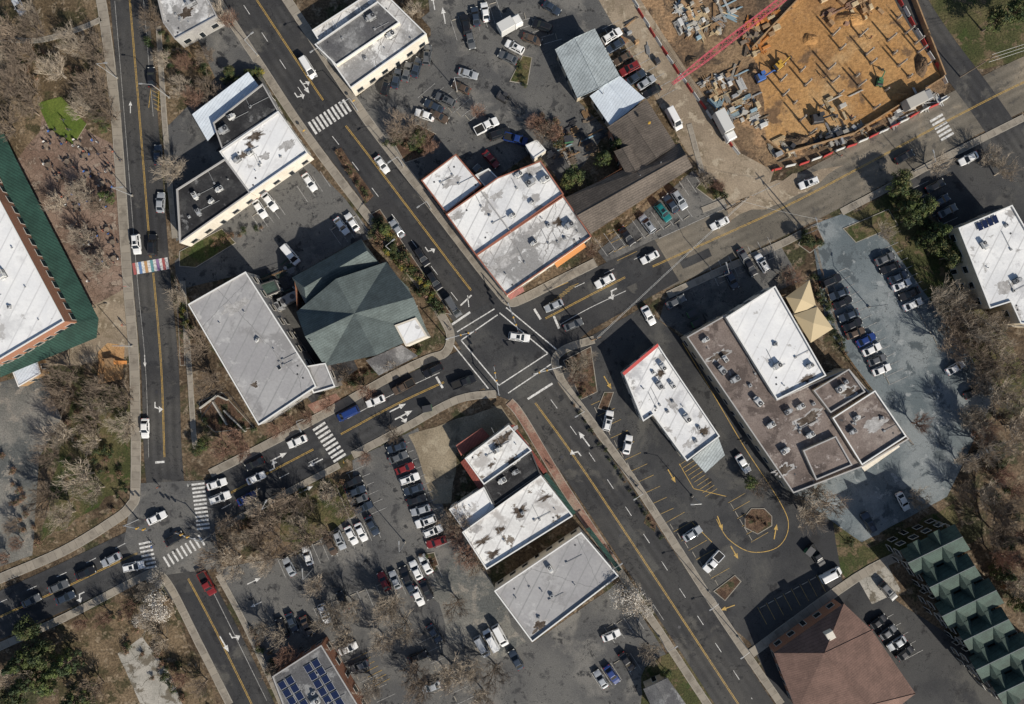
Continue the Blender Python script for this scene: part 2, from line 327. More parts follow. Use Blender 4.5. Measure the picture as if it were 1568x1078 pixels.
zone('service_yard',[(380,400),(450,380),(520,560),(480,620),(350,460)],'asphalt_dark',.03)
zone('backyard',[(850,70),(1000,40),(1110,300),(900,380),(800,240)],'drygrass',.018)
zone('dirt_road',[(905,-20),(968,-20),(1135,235),(1185,262),(1175,290),(1115,312),(1050,230)],'dirt_road',.048)
zone('construction_ground',[(962,-20),(1372,-20),(1452,130),(1440,155),(1240,245),(1178,262),(1132,235)],'site_mud',.042)
zone('excavated_earth',[(1150,75),(1235,-20),(1392,-20),(1442,118),(1405,152),(1305,205),(1200,235),(1172,215),(1165,140)],'site_earth',.05,.8)
A1=[(352,-60),(386,0),(452,100),(504,178),(560,252),(672,400),(725,470),(790,560)]
A2=[(790,560),(817,600),(917,740),(1140,1078),(1190,1155)]
road('road',A1+A2[1:],76,'asphalt',.052)
BL=[(770,545),(730,562),(605,620),(504,675),(390,735),(310,778),(240,828),(160,868),(100,897),(0,942),(-80,980)]
road('road',BL,68,'asphalt_dark',.056)
BR2=[(1000,410),(1195,322),(1330,252),(1455,185),(1568,128),(1680,80)]
road('road',BR2,76,'asphalt_dusty',.060)
zone('road',[(760,500),(775,478),(838,447),(905,413),(1002,367),(1040,430),(905,505),(860,540),(800,570)],'asphalt',.064)
C1=[(193,-60),(198,0),(213,180),(232,420),(245,560),(250,700),(262,810)]
road('road',C1,58,'asphalt',.068)
road('road',[(262,810),(280,865),(330,960),(388,1078),(420,1150)],60,'asphalt',.072)
zone('road',[(685,500),(762,455),(800,452),(865,540),(868,580),(785,615),(745,600)],'asphalt_dark',.076,.1)
zone('road',[(205,740),(320,735),(330,815),(338,870),(255,880),(225,890),(190,830)],'asphalt_lot',.076,.1)
road('road',[(1370,-60),(1395,0),(1440,70),(1500,150),(1590,280)],46,'asphalt',.066)
road('driveway',[(655,20),(680,60),(650,110)],24,'asphalt_lot',.047)
zone('dusty_patch',[(1170,285),(1240,262),(1290,255),(1200,310),(1120,335),(1110,315)],'dirt_road',.0785,1.5)
for p in [[(895,430),(985,385),(1000,420),(910,465)],[(560,640),(640,600),(650,612),(572,655)],[(250,900),(290,885),(330,955),(300,970)],[(940,800),(955,790),(1010,870),(995,880)],[(215,480),(240,478),(245,560),(222,562)],[(590,290),(600,285),(640,340),(630,345)],[(1040,400),(1085,380),(1090,392),(1046,412)]]:
    zone('asphalt_patch',p,'asphalt_dark',.079,.1)
for x,y in [(770,520),(600,300),(860,700),(950,820),(1150,340),(430,715),(225,300),(240,600),(640,605),(1040,960),(690,420),(480,120)]:
    X,Y=W(x,y);bb=MB();bb.tube((X,Y,.07),(X,Y,.0825),.38,.38,14,'metal_dark',True);bb.obj('manhole_cover')
# ---------------------------------------------------------------- sidewalks
for p,w in [([(333,0),(399,100),(450,178),(503,252),(616,400),(655,452),(680,490),(690,515),(682,540),(655,550),(600,576),(504,630),(395,688),(322,725)],13),
 ([(300,-40),(333,0)],13),([(760,603),(700,612),(620,655),(540,697)],12),([(520,712),(400,775),(335,812)],10),
 ([(420,-30),(440,0),(506,100),(558,178),(614,252),(727,400),(762,444),(780,462),(800,458),(860,428),(912,402)],14),
 ([(1075,322),(1110,308)],9),([(910,520),(868,533),(850,550),(857,575),(872,600),(973,740),(1105,945),(1196,1078)],12),
 ([(1022,452),(1100,416),(1195,374),(1228,357)],11),([(1288,325),(1370,282),(1455,237),(1568,180)],11),
 ([(940,862),(1012,970),(1083,1078),(1120,1130)],12),
 ([(148,-30),(160,30),(178,180),(195,420),(206,560),(208,740),(200,775),(170,800),(95,845),(0,886),(-40,905)],15),
 ([(243,40),(252,180),(262,300),(268,365)],8),([(280,430),(290,560),(296,650),(300,690)],8),
 ([(-40,1010),(0,990),(100,945),(215,885),(240,878),(262,900),(305,985),(352,1078)],12),([(335,880),(375,955),(432,1078)],9),
 ([(0,60),(60,62),(120,45),(155,30)],8),([(1150,1000),(1310,885),(1390,845)],14),([(1075,265),(1055,190)],8)]:
    walk(p,w)
walk([(780,615),(800,640),(860,740),(940,862)],14,'brick_walk','brick_sidewalk')
for nm,p,m in [('planter_island',[(568,328),(582,320),(692,482),(680,480),(668,463)],'mulch'),
 ('corner_plaza',[(862,552),(905,530),(915,600),(890,612)],'mulch'),('planter_island',[(1230,352),(1250,345),(1262,370),(1240,388),(1222,375)],'mulch'),
 ('planter_island',[(780,125),(800,85),(815,88),(808,130)],'grass'),('planter_island',[(598,210),(640,190),(668,205),(650,240),(620,250)],'mulch'),
 ('planter_island',[(1140,790),(1150,778),(1170,778),(1182,790),(1182,805),(1160,818),(1140,808)],'mulch'),('planter_island',[(640,850),(665,845),(672,865),(650,875)],'mulch'),
 ('planter_island',[(515,745),(525,742),(545,790),(535,795)],'grass'),
 ('planter_island',[(925,600),(940,600),(930,630),(915,625)],'mulch'),('verge',[(270,420),(280,440),(284,560),(276,560)],'mulch'),
 ('traffic_island',[(305,615),(340,600),(390,655),(330,662),(310,645)],'mulch'),('planter_island',[(275,385),(340,350),(362,372),(300,410),(275,408)],'grass'),
 ('planter_island',[(1290,350),(1360,320),(1375,345),(1310,372)],'grass'),('planter_island',[(1065,288),(1085,265),(1110,298),(1092,308)],'grass'),
 ('planter_island',[(1092,905),(1125,880),(1135,890),(1110,920)],'mulch')]:
    slab(nm,p,m,.17)
zone('planting_strip',[(512,232),(522,226),(572,300),(560,312)],'mulch',.10,.2);zone('planting_strip',[(985,800),(995,775),(1005,790),(1003,815)],'mulch',.082,.2)
# ---------------------------------------------------------------- markings
PW=MB();PY=MB();PWW=MB();PYW=MB();PZ=.084
def off(pts,o):
    w=smooth([WW(p) for p in pts]);n=len(w);out=[]
    for i in range(n):
        a=Vector(w[max(0,i-1)]);c=Vector(w[min(n-1,i+1)]);d=(c-a).normalized();out.append((w[i][0]-d.y*o,w[i][1]+d.x*o))
    return out
def solid(bb,mat,pts,o=0,wd=.13,z=PZ): rib(bb,off(pts,o*S),wd,z,mat)
def dash(bb,mat,pts,o=0,wd=.13,on=2.5,gap=5,z=PZ):
    w=off(pts,o*S);t=0
    for i in range(len(w)-1):
        a=Vector(w[i]);c=Vector(w[i+1]);L=(c-a).length;k=0
        while k<L:
            ph=t%(on+gap)
            if ph<on-1e-6:
                e=min(L,k+on-ph);rib(bb,[tuple(a.lerp(c,k/L)),tuple(a.lerp(c,e/L))],wd,z,mat)
            else: e=min(L,k+on+gap-ph)
            e=max(e,k+.01)
            t+=e-k;k=e
def line(a,c,wd=.15,bb=None,mat='paint_white',z=PZ): rib(bb or PW,[WW(a),WW(c)],wd,z,mat)
def dyel(pts,o): solid(PY,'paint_yellow',pts,o-.9,.12);solid(PY,'paint_yellow',pts,o+.9,.12)
dyel([(386,0),(452,100),(490,157)],6);dyel([(520,200),(560,252),(672,400),(712,452)],12)
dash(PW,'paint_white',[(386,0),(452,100),(490,157)],-15); dash(PW,'paint_white',[(520,200),(560,252),(672,400),(712,452)],-14)
dyel([(826,612),(917,740),(1140,1078)],-8); dash(PW,'paint_white',[(832,620),(917,740),(1140,1078)],14)
dyel([(680,585),(605,620),(522,665)],0);dyel([(480,688),(390,735),(325,770)],0);dyel([(210,845),(160,868),(100,897),(0,942)],2)
solid(PW,'paint_white',[(680,585),(605,620),(540,655)],-16,.12);dash(PW,'paint_white',[(480,688),(390,735),(330,767)],15)
dash(PW,'paint_white',[(200,848),(160,868),(100,897),(0,942)],-18)
dyel([(838,493),(905,458),(960,430)],6);dyel(BR2,2); solid(PW,'paint_white',[(860,500),(905,475),(960,449)],4,.13)
solid(PW,'paint_worn',[(1010,367),(1195,282)],2,.13);dash(PW,'paint_white',[(880,440),(980,393)],0)
dyel([(198,0),(213,180),(230,395)],1);dyel([(233,418),(245,560),(250,700)],2);solid(PW,'paint_worn',C1[1:-1],-22,.1);solid(PW,'paint_worn',C1[1:3],22,.1)
dyel([(290,885),(330,960),(388,1078)],-2);solid(PWW,'paint_worn',[(300,880),(340,960),(398,1078)],12)
def zebra(a,c,w=18,n=9,bar=.55,mats=None,bb=PW):
    a=Vector(WW(a));c=Vector(WW(c));d=(c-a);L=d.length;d.normalize();nn=Vector((-d.y,d.x));hw=w*S/2
    for i in range(n):
        m=a+d*(L*(i+.5)/n); k=bar*.5 if not mats else L/n*.5
        mt=mats[i%len(mats)] if mats else 'paint_white'
        q=[m-d*k-nn*hw,m+d*k-nn*hw,m+d*k+nn*hw,m-d*k+nn*hw]
        bb.add([(p.x,p.y,PZ) for p in q],[(0,1,2,3)],mt)
zebra((476,198),(534,160),22,10);zebra((487,650),(522,704),22,9);zebra((303,738),(312,812),20,12,.45)
zebra((222,828),(232,878),20,8,.45);zebra((252,862),(312,825),18,9,.45);zebra((1432,178),(1452,212),22,6)
zebra((204,412),(258,403),18,12,mats=['cross_red','paint_white','cross_blue','paint_white','cross_orange','paint_white','cross_teal','paint_white','cross_purple','paint_white','cross_red','paint_white'])
for a,c in [((765,479),(839,541)),((775,471),(852,535)),((839,541),(764,590)),((846,556),(778,602)),((764,590),(706,521)),((748,595),(694,528)),((706,521),(762,482)),((700,508),(757,473))]:
    line(a,c,.25)
line((692,497),(720,478),.5);line((718,470),(716,452),.2);line((705,468),(722,452),.35);line((808,611),(846,587),.5);line((668,577),(678,594),.5);line((818,473),(828,489),.5);line((848,484),(856,503),.5);line((238,708),(252,707),.5)
def arrow(x,y,deg,kind='s',s=1.0,mat='paint_white',bb=None):
    bb=bb or PW; a=math.radians(deg);ox,oy=W(x,y)
    polys=[]
    if 's' in kind: polys+=[[(-1.6,-.12),(.6,-.12),(.6,.12),(-1.6,.12)],[(.6,-.5),(1.9,0),(.6,.5)]]
    if 'l' in kind: polys+=[[(-.7,-.0),(-.45,.0),(-.1,.75),(-.35,.75)],[(-.75,.72),(.5,.72),(-.1,1.5)]]+([] if 's' in kind else [[(-1.6,-.12),(-.4,-.12),(-.4,.1),(-1.6,.1)]])
    if 'r' in kind: polys+=[[(-.45,-.0),(-.7,-.0),(-.35,-.75),(-.1,-.75)],[(.5,-.72),(-.75,-.72),(-.1,-1.5)]]+([] if 's' in kind else [[(-1.6,-.1),(-.4,-.1),(-.4,.12),(-1.6,.12)]])
    for i,p in enumerate(polys):
        q=[(ox+s*(u*math.cos(a)-v*math.sin(a)),oy+s*(u*math.sin(a)+v*math.cos(a)),PZ+.002+i*.001) for u,v in p]
        bb.add(q,[tuple(range(len(q)))],mat)
for t in [(466,132,-55,'sl',1.1),(458,152,-55,'l',1.1),(658,388,-54,'l',1.1),(895,673,127,'s',1.2),(882,688,127,'l',1.2),(608,625,27,'s',1.2),(617,636,27,'sr',1.3),(932,448,207,'l',1.3),(925,436,207,'s',1.1),(426,700,27,'s',1.2),(424,715,27,'l',1.2),(484,708,207,'s',1.1),(343,985,-60,'s',1.2),(358,980,-60,'l',1.2),(238,628,-88,'l',1.2),(222,552,-88,'s',.8),(200,165,90,'s',.8),(388,890,25,'s',1),(393,925,205,'s',.8),(118,912,207,'l',1.2),(468,750,27,'s',1),(680,25,100,'s',1.1),(664,5,100,'s',1)]: arrow(*t)
for t in [(930,585,-60),(1028,728,-60),(1102,800,-70),(1124,845,-60),(1115,930,200),(1187,815,80)]: arrow(*t,'s',1.0,'paint_yellow',PY)
WS=MB()
def stalls(a,c,n,vec,mat='paint_worn',bb=PWW,wd=.11,stop=True):
    va=Vector(WW((vec[0]+784,vec[1]+539)));an=math.atan2(va.y,va.x)+math.pi/2
    for i in range(n+1):
        t=i/n;x=a[0]+(c[0]-a[0])*t;y=a[1]+(c[1]-a[1])*t
        rib(bb,[W(x,y),W(x+vec[0],y+vec[1])],wd,PZ-.002,mat)
        if stop and i<n and n>3:
            t=(i+.5)/n;x=a[0]+(c[0]-a[0])*t+vec[0]*.08;y=a[1]+(c[1]-a[1])*t+vec[1]*.08;X,Y=W(x,y);WS.box(X,Y,.045,1.5,.16,.14,an,'kerb',.02)
for t in [((385,330),(420,305),4,(17,24)),((505,350),(545,328),4,(18,26)),((455,285),(490,262),3,(16,24)),
 ((583,140),(650,95),5,(8,-32)),((690,30),(760,0),6,(10,32)),((800,20),(860,60),5,(-28,8)),((640,150),(720,185),6,(26,-22)),
 ((922,45),(1010,150),9,(26,-14)),((930,392),(1060,332),9,(-20,-28)),((1055,300),(1090,285),3,(-15,-22)),
 ((1100,438),(1190,395),6,(-15,-32)),((1265,425),(1360,590),14,(30,-14)),((1345,385),(1440,540),13,(30,-14)),
 ((595,690),(668,838),12,(32,-13)),((530,725),(562,790),5,(30,-13)),((425,855),(570,793),11,(13,30)),((575,895),(665,855),8,(13,30)),
 ((480,930),(560,900),6,(12,28)),((500,985),(590,1090),7,(28,-13)),((640,985),(700,1078),6,(26,-12)),((400,960),(450,940),4,(12,26)),
 ((905,1030),(965,1000),4,(17,26)),((1385,275),(1440,345),5,(26,-12)),((925,960),(1000,925),5,(16,24)),((1340,955),(1385,1010),4,(28,-15))]:
    stalls(*t)
for t in [((905,620),(1005,790),10,(26,-12)),((1020,800),(1100,900),7,(28,-16)),((1115,770),(1150,830),5,(26,-15)),((1160,930),(1250,880),7,(14,26))]:
    stalls(*t,'paint_yellow_worn',PYW,.12)
for t in [((1040,712),(1080,760),9,(18,-12)),((835,470),(870,440),8,(16,-6)),((232,132),(236,165),5,(12,6)),((540,1010),(575,1050),6,(22,-11)),((960,345),(975,385),3,(-30,14))]:
    stalls(*t,'paint_yellow_worn',PYW,.13,False)
WS.obj('wheel_stops')
solid(PY,'paint_yellow',[(1097,795),(1115,825),(1150,845),(1190,838),(1207,808),(1195,770),(1140,685),(1090,600),(1045,525)],0,.16)
solid(PY,'paint_yellow',[(1060,800),(1090,830)],0,.14)
for a,c in [((795,465),(870,432)),((1040,710),(1062,748)),((1062,748),(1112,760)),((232,130),(228,165)),((244,136),(242,170))]: line(a,c,.13,PY,'paint_yellow')
PW.obj('white_road_markings');PY.obj('yellow_road_markings');PWW.obj('parking_stall_lines');PYW.obj('yellow_stall_lines')
# ---------------------------------------------------------------- rooftop items
def unit_mesh(nm,body):
    b=MB(); b.box(0,0,0,2.1,1.5,.25,0,'metal_dark'); b.box(0,0,.25,2,1.4,1.05,0,body,.05)
    b.tube((.45,0,1.3),(.45,0,1.42),.5,.5,14,'metal_dark',True); b.tube((.45,0,1.42),(.45,0,1.45),.14,.14,8,body,True)
    b.box(-.55,0,1.3,.6,1.0,.06,0,'metal'); b.box(-1.25,0,.45,.5,.9,.6,0,body,.04)
    for i in range(4): b.box(.9-.28*i,-.712,.45,.16,.02,.6,0,'metal_dark')
    return b.mesh(nm)
UN=unit_mesh('rooftop_unit_mesh','unit_white');UG=unit_mesh('rooftop_unit_grey_mesh','unit_grey')
b=MB();b.tube((0,0,0),(0,0,.5),.12,.12,8,'metal',True);b.tube((0,0,.5),(0,0,.7),.24,.14,8,'unit_grey',True);VE=b.mesh('vent')
b=MB();b.box(0,0,0,1,1,.35,0,'unit_grey');b.tube((0,0,.35),(0,0,.7),.45,.38,12,'metal',True);b.tube((0,0,.7),(0,0,.85),.25,.1,10,'metal_dark',True);FA=b.mesh('exhaust_fan')
b=MB();b.box(0,0,0,1.4,1.4,.3,0,'unit_white');b.box(0,0,.3,1.2,1.2,.15,0,'glass',.1);SK=b.mesh('skylight')
def windows(b,p,z0,h,door=True,storey=3.3,win=(1.5,1.4),gap=3.2):
    n=len(p)
    for i in range(n):
        a=Vector(p[i]);c=Vector(p[(i+1)%n]);L=(c-a).length
        if L<2.5: continue
        d=(c-a)/L;nn=Vector((d.y,-d.x));ang=math.atan2(d.y,d.x);k=max(1,int(L/gap))
        for s in range(max(1,int((h-z0)/storey))):
            for j in range(k):
                q=a+d*(L*(j+.5)/k); zz=z0+1.0+s*storey
                if zz+win[1]>h-.3: continue
                if s==0 and j==k//2 and door:
                    o=q+nn*.03;b.box(o.x,o.y,z0+.02,1.3,.1,2.2,ang,'frame');o=q+nn*.07;b.box(o.x,o.y,z0+.1,1.0,.06,2.0,ang,'glass')
                else:
                    o=q+nn*.03;b.box(o.x,o.y,zz,win[0]+.2,.1,win[1]+.2,ang,'frame');o=q+nn*.07;b.box(o.x,o.y,zz+.1,win[0],.06,win[1],ang,'glass')
                    o=q+nn*.1;b.box(o.x,o.y,zz-.08,win[0]+.3,.24,.07,ang,'kerb')
RU=random.Random(3)
def stain(e,x,y,h,rx,ry,a=30,dark=True,k=0):
    for j,(f,mt) in enumerate([(1,'roof_stain_grey')]+([(.72,'roof_stain_dark')] if dark else [])):
        X,Y=W(x,y,h);n=60;vs=[];a_=math.radians(a)
        for i in range(n):
            t=6.2832*i/n;r=1+.9*mnoise.noise(Vector((math.cos(t)*1.6+x,math.sin(t)*1.6+y,0)))+.35*mnoise.noise(Vector((math.cos(t)*5+x,math.sin(t)*5,j)))+.2*mnoise.noise(Vector((math.cos(t)*12+x,math.sin(t)*12,j)))
            r=max(.2,r);u=math.cos(t)*rx*S*f*r;v=math.sin(t)*ry*S*f*r;vs.append((X+u*math.cos(a_)-v*math.sin(a_),Y+u*math.sin(a_)+v*math.cos(a_),h+.004*(j+1)))
        b=MB();b.add(vs,[tuple(range(n))],mt);b.obj('ponding_stain',e)
def building(name,secs,units=(),doors=True,gapw=3.2,keep=.72,stains=()):
    o0=secs[0][0];cx=sum(q[0] for q in o0)/len(o0);cy=sum(q[1] for q in o0)/len(o0)
    e=empty(name,*W(cx,cy,secs[0][1]))
    for i,(o,h,rm,cm,wm,pp) in enumerate(secs):
        p=ccw([WW(q,h) for q in o]);n=len(p);b=MB()
        b.add([(x,y,0) for x,y in p]+[(x,y,h) for x,y in p],[(k,(k+1)%n,n+(k+1)%n,n+k) for k in range(n)],wm)
        b.obj('walls',e)
        b=MB();po=inset(p,-.05);pi=inset(p,.22)
        b.add([(x,y,h-.12) for x,y in po]+[(x,y,h+.03) for x,y in po]+[(x,y,h+.03) for x,y in pi],
          [(k,(k+1)%n,n+(k+1)%n,n+k) for k in range(n)]+[(n+k,n+(k+1)%n,2*n+(k+1)%n,2*n+k) for k in range(n)],cm)
        b.add([(x,y,h+.02) for x,y in pi]+[(x,y,h-pp) for x,y in pi],[(k,(k+1)%n,n+(k+1)%n,n+k) for k in range(n)],'coping_grey')
        b.obj('parapet',e)
        b=MB();b.add([(x,y,h-pp) for x,y in pi],[tuple(range(n))],rm)
        b.obj('roof',e)
        if abs(area(p))>80:
            b=MB();cx_=sum(q[0] for q in pi)/n;cy_=sum(q[1] for q in pi)/n
            for t in range(3):
                q=pi[RU.randrange(n)];f0=RU.uniform(.25,.45);f1=RU.uniform(.6,.85);an=RU.choice([.47,.47+1.57]);x0=cx_+(q[0]-cx_)*f0;y0=cy_+(q[1]-cy_)*f0;L=RU.uniform(2,5)
                b.tube((x0,y0,h-pp+.12),(x0+math.cos(an)*L,y0+math.sin(an)*L,h-pp+.12),.05,.05,5,'unit_grey')
                b.box(x0,y0,h-pp,.5,.4,.3,an,'unit_grey');b.box(cx_+(q[0]-cx_)*f1,cy_+(q[1]-cy_)*f1,h-pp,.35,.35,.05,an,'metal_dark')
            b.obj('roof_conduit',e)
        windows_=MB();windows(windows_,p,0,h-pp,gap=gapw,door=doors)
        if windows_.v:windows_.obj('windows_and_doors',e)
    for u in units:
        x,y,h,k=u[:4]
        if RU.random()>keep: continue
        ang=math.radians(u[4] if len(u)>4 else 30+RU.choice([0,90,180]));s=(u[5] if len(u)>5 else 1)*RU.uniform(.6,.95)
        me={'u':UN,'g':UG,'v':VE,'f':FA,'s':SK}[k];X,Y=W(x,y,h)
        inst({'u':'air_conditioner','g':'air_conditioner','v':'roof_vent','f':'exhaust_fan','s':'skylight'}[k],me,X,Y,h,ang,s,e)
    for s in stains: stain(e,*s)
    return e
def roofpart(name,vs,fs,mat,parent=None):
    b=MB();b.add([(*W(x,y,h),h) for x,y,h in vs],fs,mat);return b.obj(name,parent)
building('commercial_building',[([(237,-20),(305,-30),(332,25),(268,60),(250,35)],4.5,'roof_worn','coping_grey','wall_grey',.4)],[(265,15,4.1,'u'),(295,5,4.1,'g'),(290,35,4.1,'v')],stains=[(285,20,4.1,16,8)])
building('white_store_building',[([(478,46),(568,-12),(600,0),(653,52),(537,135),(512,100)],5,'roof_worn','coping_white','stucco',.5),
   ([(482,68),(578,2),(612,34),(515,100)],5.6,'roof_dark','coping_white','stucco',.4)],[(545,35,5.2,'u'),(570,28,5.2,'g'),(520,65,5.2,'f'),(600,55,4.5,'u'),(560,90,4.5,'f'),(630,60,4.5,'v'),(590,75,4.5,'v')])
e=building('row_of_shops',[([(336,232),(426,170),(471,234),(382,296)],5.2,'roof_white_clean','coping_white','stucco',.5),
   ([(270,290),(344,243),(383,295),(275,372)],5.6,'roof_black','coping_grey','stucco',.45),
   ([(326,188),(402,128),(426,170),(340,228)],5.0,'roof_black','coping_grey','wall_grey',.3)],
   [(365,245,4.7,'g',35),(385,235,4.7,'u',35,.8),(400,212,4.7,'v'),(415,225,4.7,'f'),(430,240,4.7,'f',0,.7),(392,262,4.7,'v'),(300,300,5.2,'u'),(318,290,5.2,'g'),(325,308,5.2,'u',40,.8),(290,332,5.2,'f'),(305,325,5.2,'g'),(350,275,5.2,'v'),(338,290,5.2,'u'),(355,180,4.7,'u'),(380,165,4.7,'f'),(345,200,4.7,'g')],
   stains=[(392,208,4.7,14,7),(372,238,4.7,9,6),(405,238,4.7,8,5,30,False),(382,222,4.7,7,6),(440,222,4.7,12,6,30,False)])
roofpart('metal_canopy_roof',[(294,175,3.6),(380,110,3.6),(396,131,3.3),(318,216,3.3)],[(0,1,2,3)],'roof_metal_white',e)
roofpart('canopy_end_wall',[(294,175,3.6),(318,216,3.3),(318,216,0),(294,175,0)],[(0,1,2,3)],'wall_grey',e)
building('grey_office_building',[([(288,466),(376,416),(472,566),(484,592),(396,651)],8,'roof_grey','coping_white','wall_grey',.35),
   ([(462,562),(498,556),(513,592),(480,602)],7,'roof_grey','coping_white','wall_grey',.35)],
   [(370,462,7.6,'v'),(375,478,7.6,'v'),(337,495,7.6,'v'),(395,520,7.6,'u',60,.7),(428,563,7.6,'s',30,.9),(389,589,7.6,'g',30,.8),(445,600,7.6,'v'),(420,535,7.6,'v')],stains=[(389,589,7.65,6,5),(360,470,7.65,18,8,30,False)])
b=MB()
for x,y,s in [(438,462,1),(452,455,1),(428,470,1)]:
    X,Y=W(x,y);b.box(X,Y,.1,2.4,2,2.0,.4,'unit_grey',.05);b.tube((X,Y,2.1),(X,Y,2.2),.6,.6,12,'metal_dark',True)
b.obj('cooling_equipment')
building('service_shed',[([(393,437),(420,428),(428,445),(402,456)],3,'roof_green_dark','coping_dark','wall_grey',.1)])
def hip_building(name,outline,eave,faces_v,faces,rmat,wall):
    cx=sum(q[0] for q in outline)/len(outline);cy=sum(q[1] for q in outline)/len(outline)
    e=empty(name,*W(cx,cy,eave));p=inset(ccw([WW(q,eave) for q in outline]),.5);n=len(p);b=MB()
    b.add([(x,y,0) for x,y in p]+[(x,y,eave) for x,y in p],[(k,(k+1)%n,n+(k+1)%n,n+k) for k in range(n)],wall);b.obj('walls',e)
    b=MB();windows(b,p,0,eave)
    if b.v:b.obj('windows_and_doors',e)
    o=roofpart('roof',faces_v,faces,rmat,e)
    m=o.modifiers.new('s','SOLIDIFY');m.thickness=.2
    es=set();b=MB();V=[Vector((*W(x,y,h),h)) for x,y,h in faces_v]
    for f in faces:
        for i in range(len(f)): es.add(tuple(sorted((f[i],f[(i+1)%len(f)]))))
    for a,c in es:
        if max(V[a].z,V[c].z)>eave+.8: b.tube(V[a]+Vector((0,0,.03)),V[c]+Vector((0,0,.03)),.08,.08,5,'unit_grey' if 'green' in rmat else rmat)
    if b.v:b.obj('ridge_caps',e)
    b=MB();c=V[-1];b.tube((c.x+1,c.y-1,eave),(c.x+1,c.y-1,c.z+.4),.1,.1,6,'metal',True);b.obj('vent_pipe',e)
    return e
# cross-gabled roof: ridges at the edge midpoints, valleys from the corners up to the crossing
e=hip_building('green_roofed_hall',[(447,425),(555,366),(580,404),(592,402),(654,512),(500,560),(452,478)],6,
 [(455,478,6),(592,402,6),(654,508,6),(498,560,6),(543,480,11.5),
  (515,428,11.2),(632,456,10.8),(576,543,11.2),(468,515,10.8)],
 [(0,5,4),(5,1,4),(1,6,4),(6,2,4),(2,7,4),(7,3,4),(3,8,4),(8,0,4),(0,1,5),(1,2,6),(2,3,7),(3,0,8)],'roof_green_shingle','brick')
roofpart('entry_gable_roof',[(447,425,5.6),(553,366,5.6),(582,404,5.6),(470,470,5.6),(466,440,8.6),(562,384,8.6)],[(0,1,5,4),(2,3,4,5),(0,4,3),(1,2,5)],'roof_green_shingle',e)
roofpart('side_gable_roof',[(585,400,5.4),(625,440,5.4),(650,500,5.4),(604,505,5.4)],[(0,1,2,3)],'roof_green_shingle',e)
p=ccw([WW(q,9) for q in [(604,498),(637,486),(655,515),(621,530)]]);b=MB();n=4
b.add([(x,y,3) for x,y in p]+[(x,y,9) for x,y in p],[(k,(k+1)%n,n+(k+1)%n,n+k) for k in range(n)]+[(4,5,6,7)],'stucco')
q=inset(p,.4);b.add([(x,y,9.02) for x,y in q],[(0,1,2,3)],'roof_white_clean');b.obj('bell_tower',e)
roofpart('porch_roof',[(560,552,3.5),(615,528,3.5),(640,545,3.2),(580,575,3.2)],[(0,1,2,3)],'roof_dark',e)
roofpart('porch_roof_wing',[(500,560,3.6),(540,548,3.6),(548,565,3.4),(512,590,3.4)],[(0,1,2,3)],'roof_black',e)
e=building('corner_retail_building',[([(683,328),(762,272),(828,246),(863,297),(729,391)],6.0,'roof_white','coping_red','brick',.55),
  ([(729,391),(863,300),(906,362),(776,452)],5.6,'roof_worn','coping_red','stucco',.5),
  ([(645,276),(698,236),(738,283),(683,326)],5.3,'roof_white','coping_red','brick',.5),
  ([(728,268),(748,258),(765,275),(745,288)],4.4,'roof_grey','coping_white','brick',.3)],
  [(703,262,4.8,'f'),(680,285,4.8,'v'),(715,275,4.8,'u',35,.7),(795,268,5.5,'u'),(812,280,5.5,'g'),(835,275,5.5,'u'),(800,295,5.5,'f'),(775,300,5.5,'v'),(790,320,5.5,'v'),(750,330,5.5,'f',0,.6),(720,345,5.5,'v'),(815,310,5.5,'u',30,.7),(785,330,5.5,'u',30,.8),(840,345,5.1,'f',30,1.2),(858,322,5.1,'u'),(872,345,5.1,'g'),(818,372,5.1,'u'),(832,380,5.1,'v'),(795,395,5.1,'v'),(775,420,5.1,'v'),(865,365,5.1,'f'),(885,355,5.1,'v'),(830,335,5.1,'v')],
  stains=[(760,300,5.45,10,6,30,False),(700,330,5.45,9,5,30,False),(815,262,5.45,10,6,30,False),(690,280,4.8,16,6,30,False),(820,350,5.1,16,6,30,False),(770,400,5.1,20,7,30,False),(855,340,5.1,9,7)])
b=MB();a=Vector(WW((735,290),5.9));c=Vector(WW((782,355),5.9));mm=(a+c)/2;b.box(mm.x,mm.y,5.45,(c-a).length,.25,.4,math.atan2((c-a).y,(c-a).x),'coping_grey');b.obj('roof_dividing_wall',e)
roofpart('orange_awning',[(848,402,3.4),(893,370,3.4),(898,378,2.9),(853,410,2.9)],[(0,1,2,3)],'col_orange',e)
roofpart('red_awning',[(776,452,3.4),(800,438,3.4),(803,446,2.8),(782,459,2.8)],[(0,1,2,3)],'awning_red',e)
hip_building('metal_roof_warehouse',[(850,76),(911,44),(949,116),(884,150)],4.5,[(850,76,4.5),(911,44,4.5),(949,116,4.5),(884,150,4.5),(880,58,5.3),(917,135,5.3)],[(0,3,5,4),(4,5,2,1),(0,4,1),(3,2,5)],'roof_metal','wall_beige')
hip_building('white_metal_shed',[(903,147),(948,115),(987,150),(934,192)],4,[(903,147,4),(948,115,4),(987,150,4),(934,192,4),(926,130,4.7),(961,172,4.7)],[(0,3,5,4),(4,5,2,1),(0,4,1),(3,2,5)],'roof_metal_white','wall_beige')
hip_building('brown_shingle_building',[(930,195),(990,152),(1032,215),(1040,219),(1060,256),(905,358),(866,302),(950,255)],4.2,
 [(866,302,4.2),(1040,219,4.2),(1060,256,4.2),(905,358,4.2),(884,330,6.2),(1050,237,6.2),
  (930,195,4.1),(990,152,4.1),(1035,222,4.1),(975,262,4.1),(960,175,6),(1005,242,6)],
 [(0,4,5,1),(4,3,2,5),(0,3,4),(1,5,2),(6,9,11,10),(10,11,8,7),(6,10,7)],'roof_brown_shingle','brick')
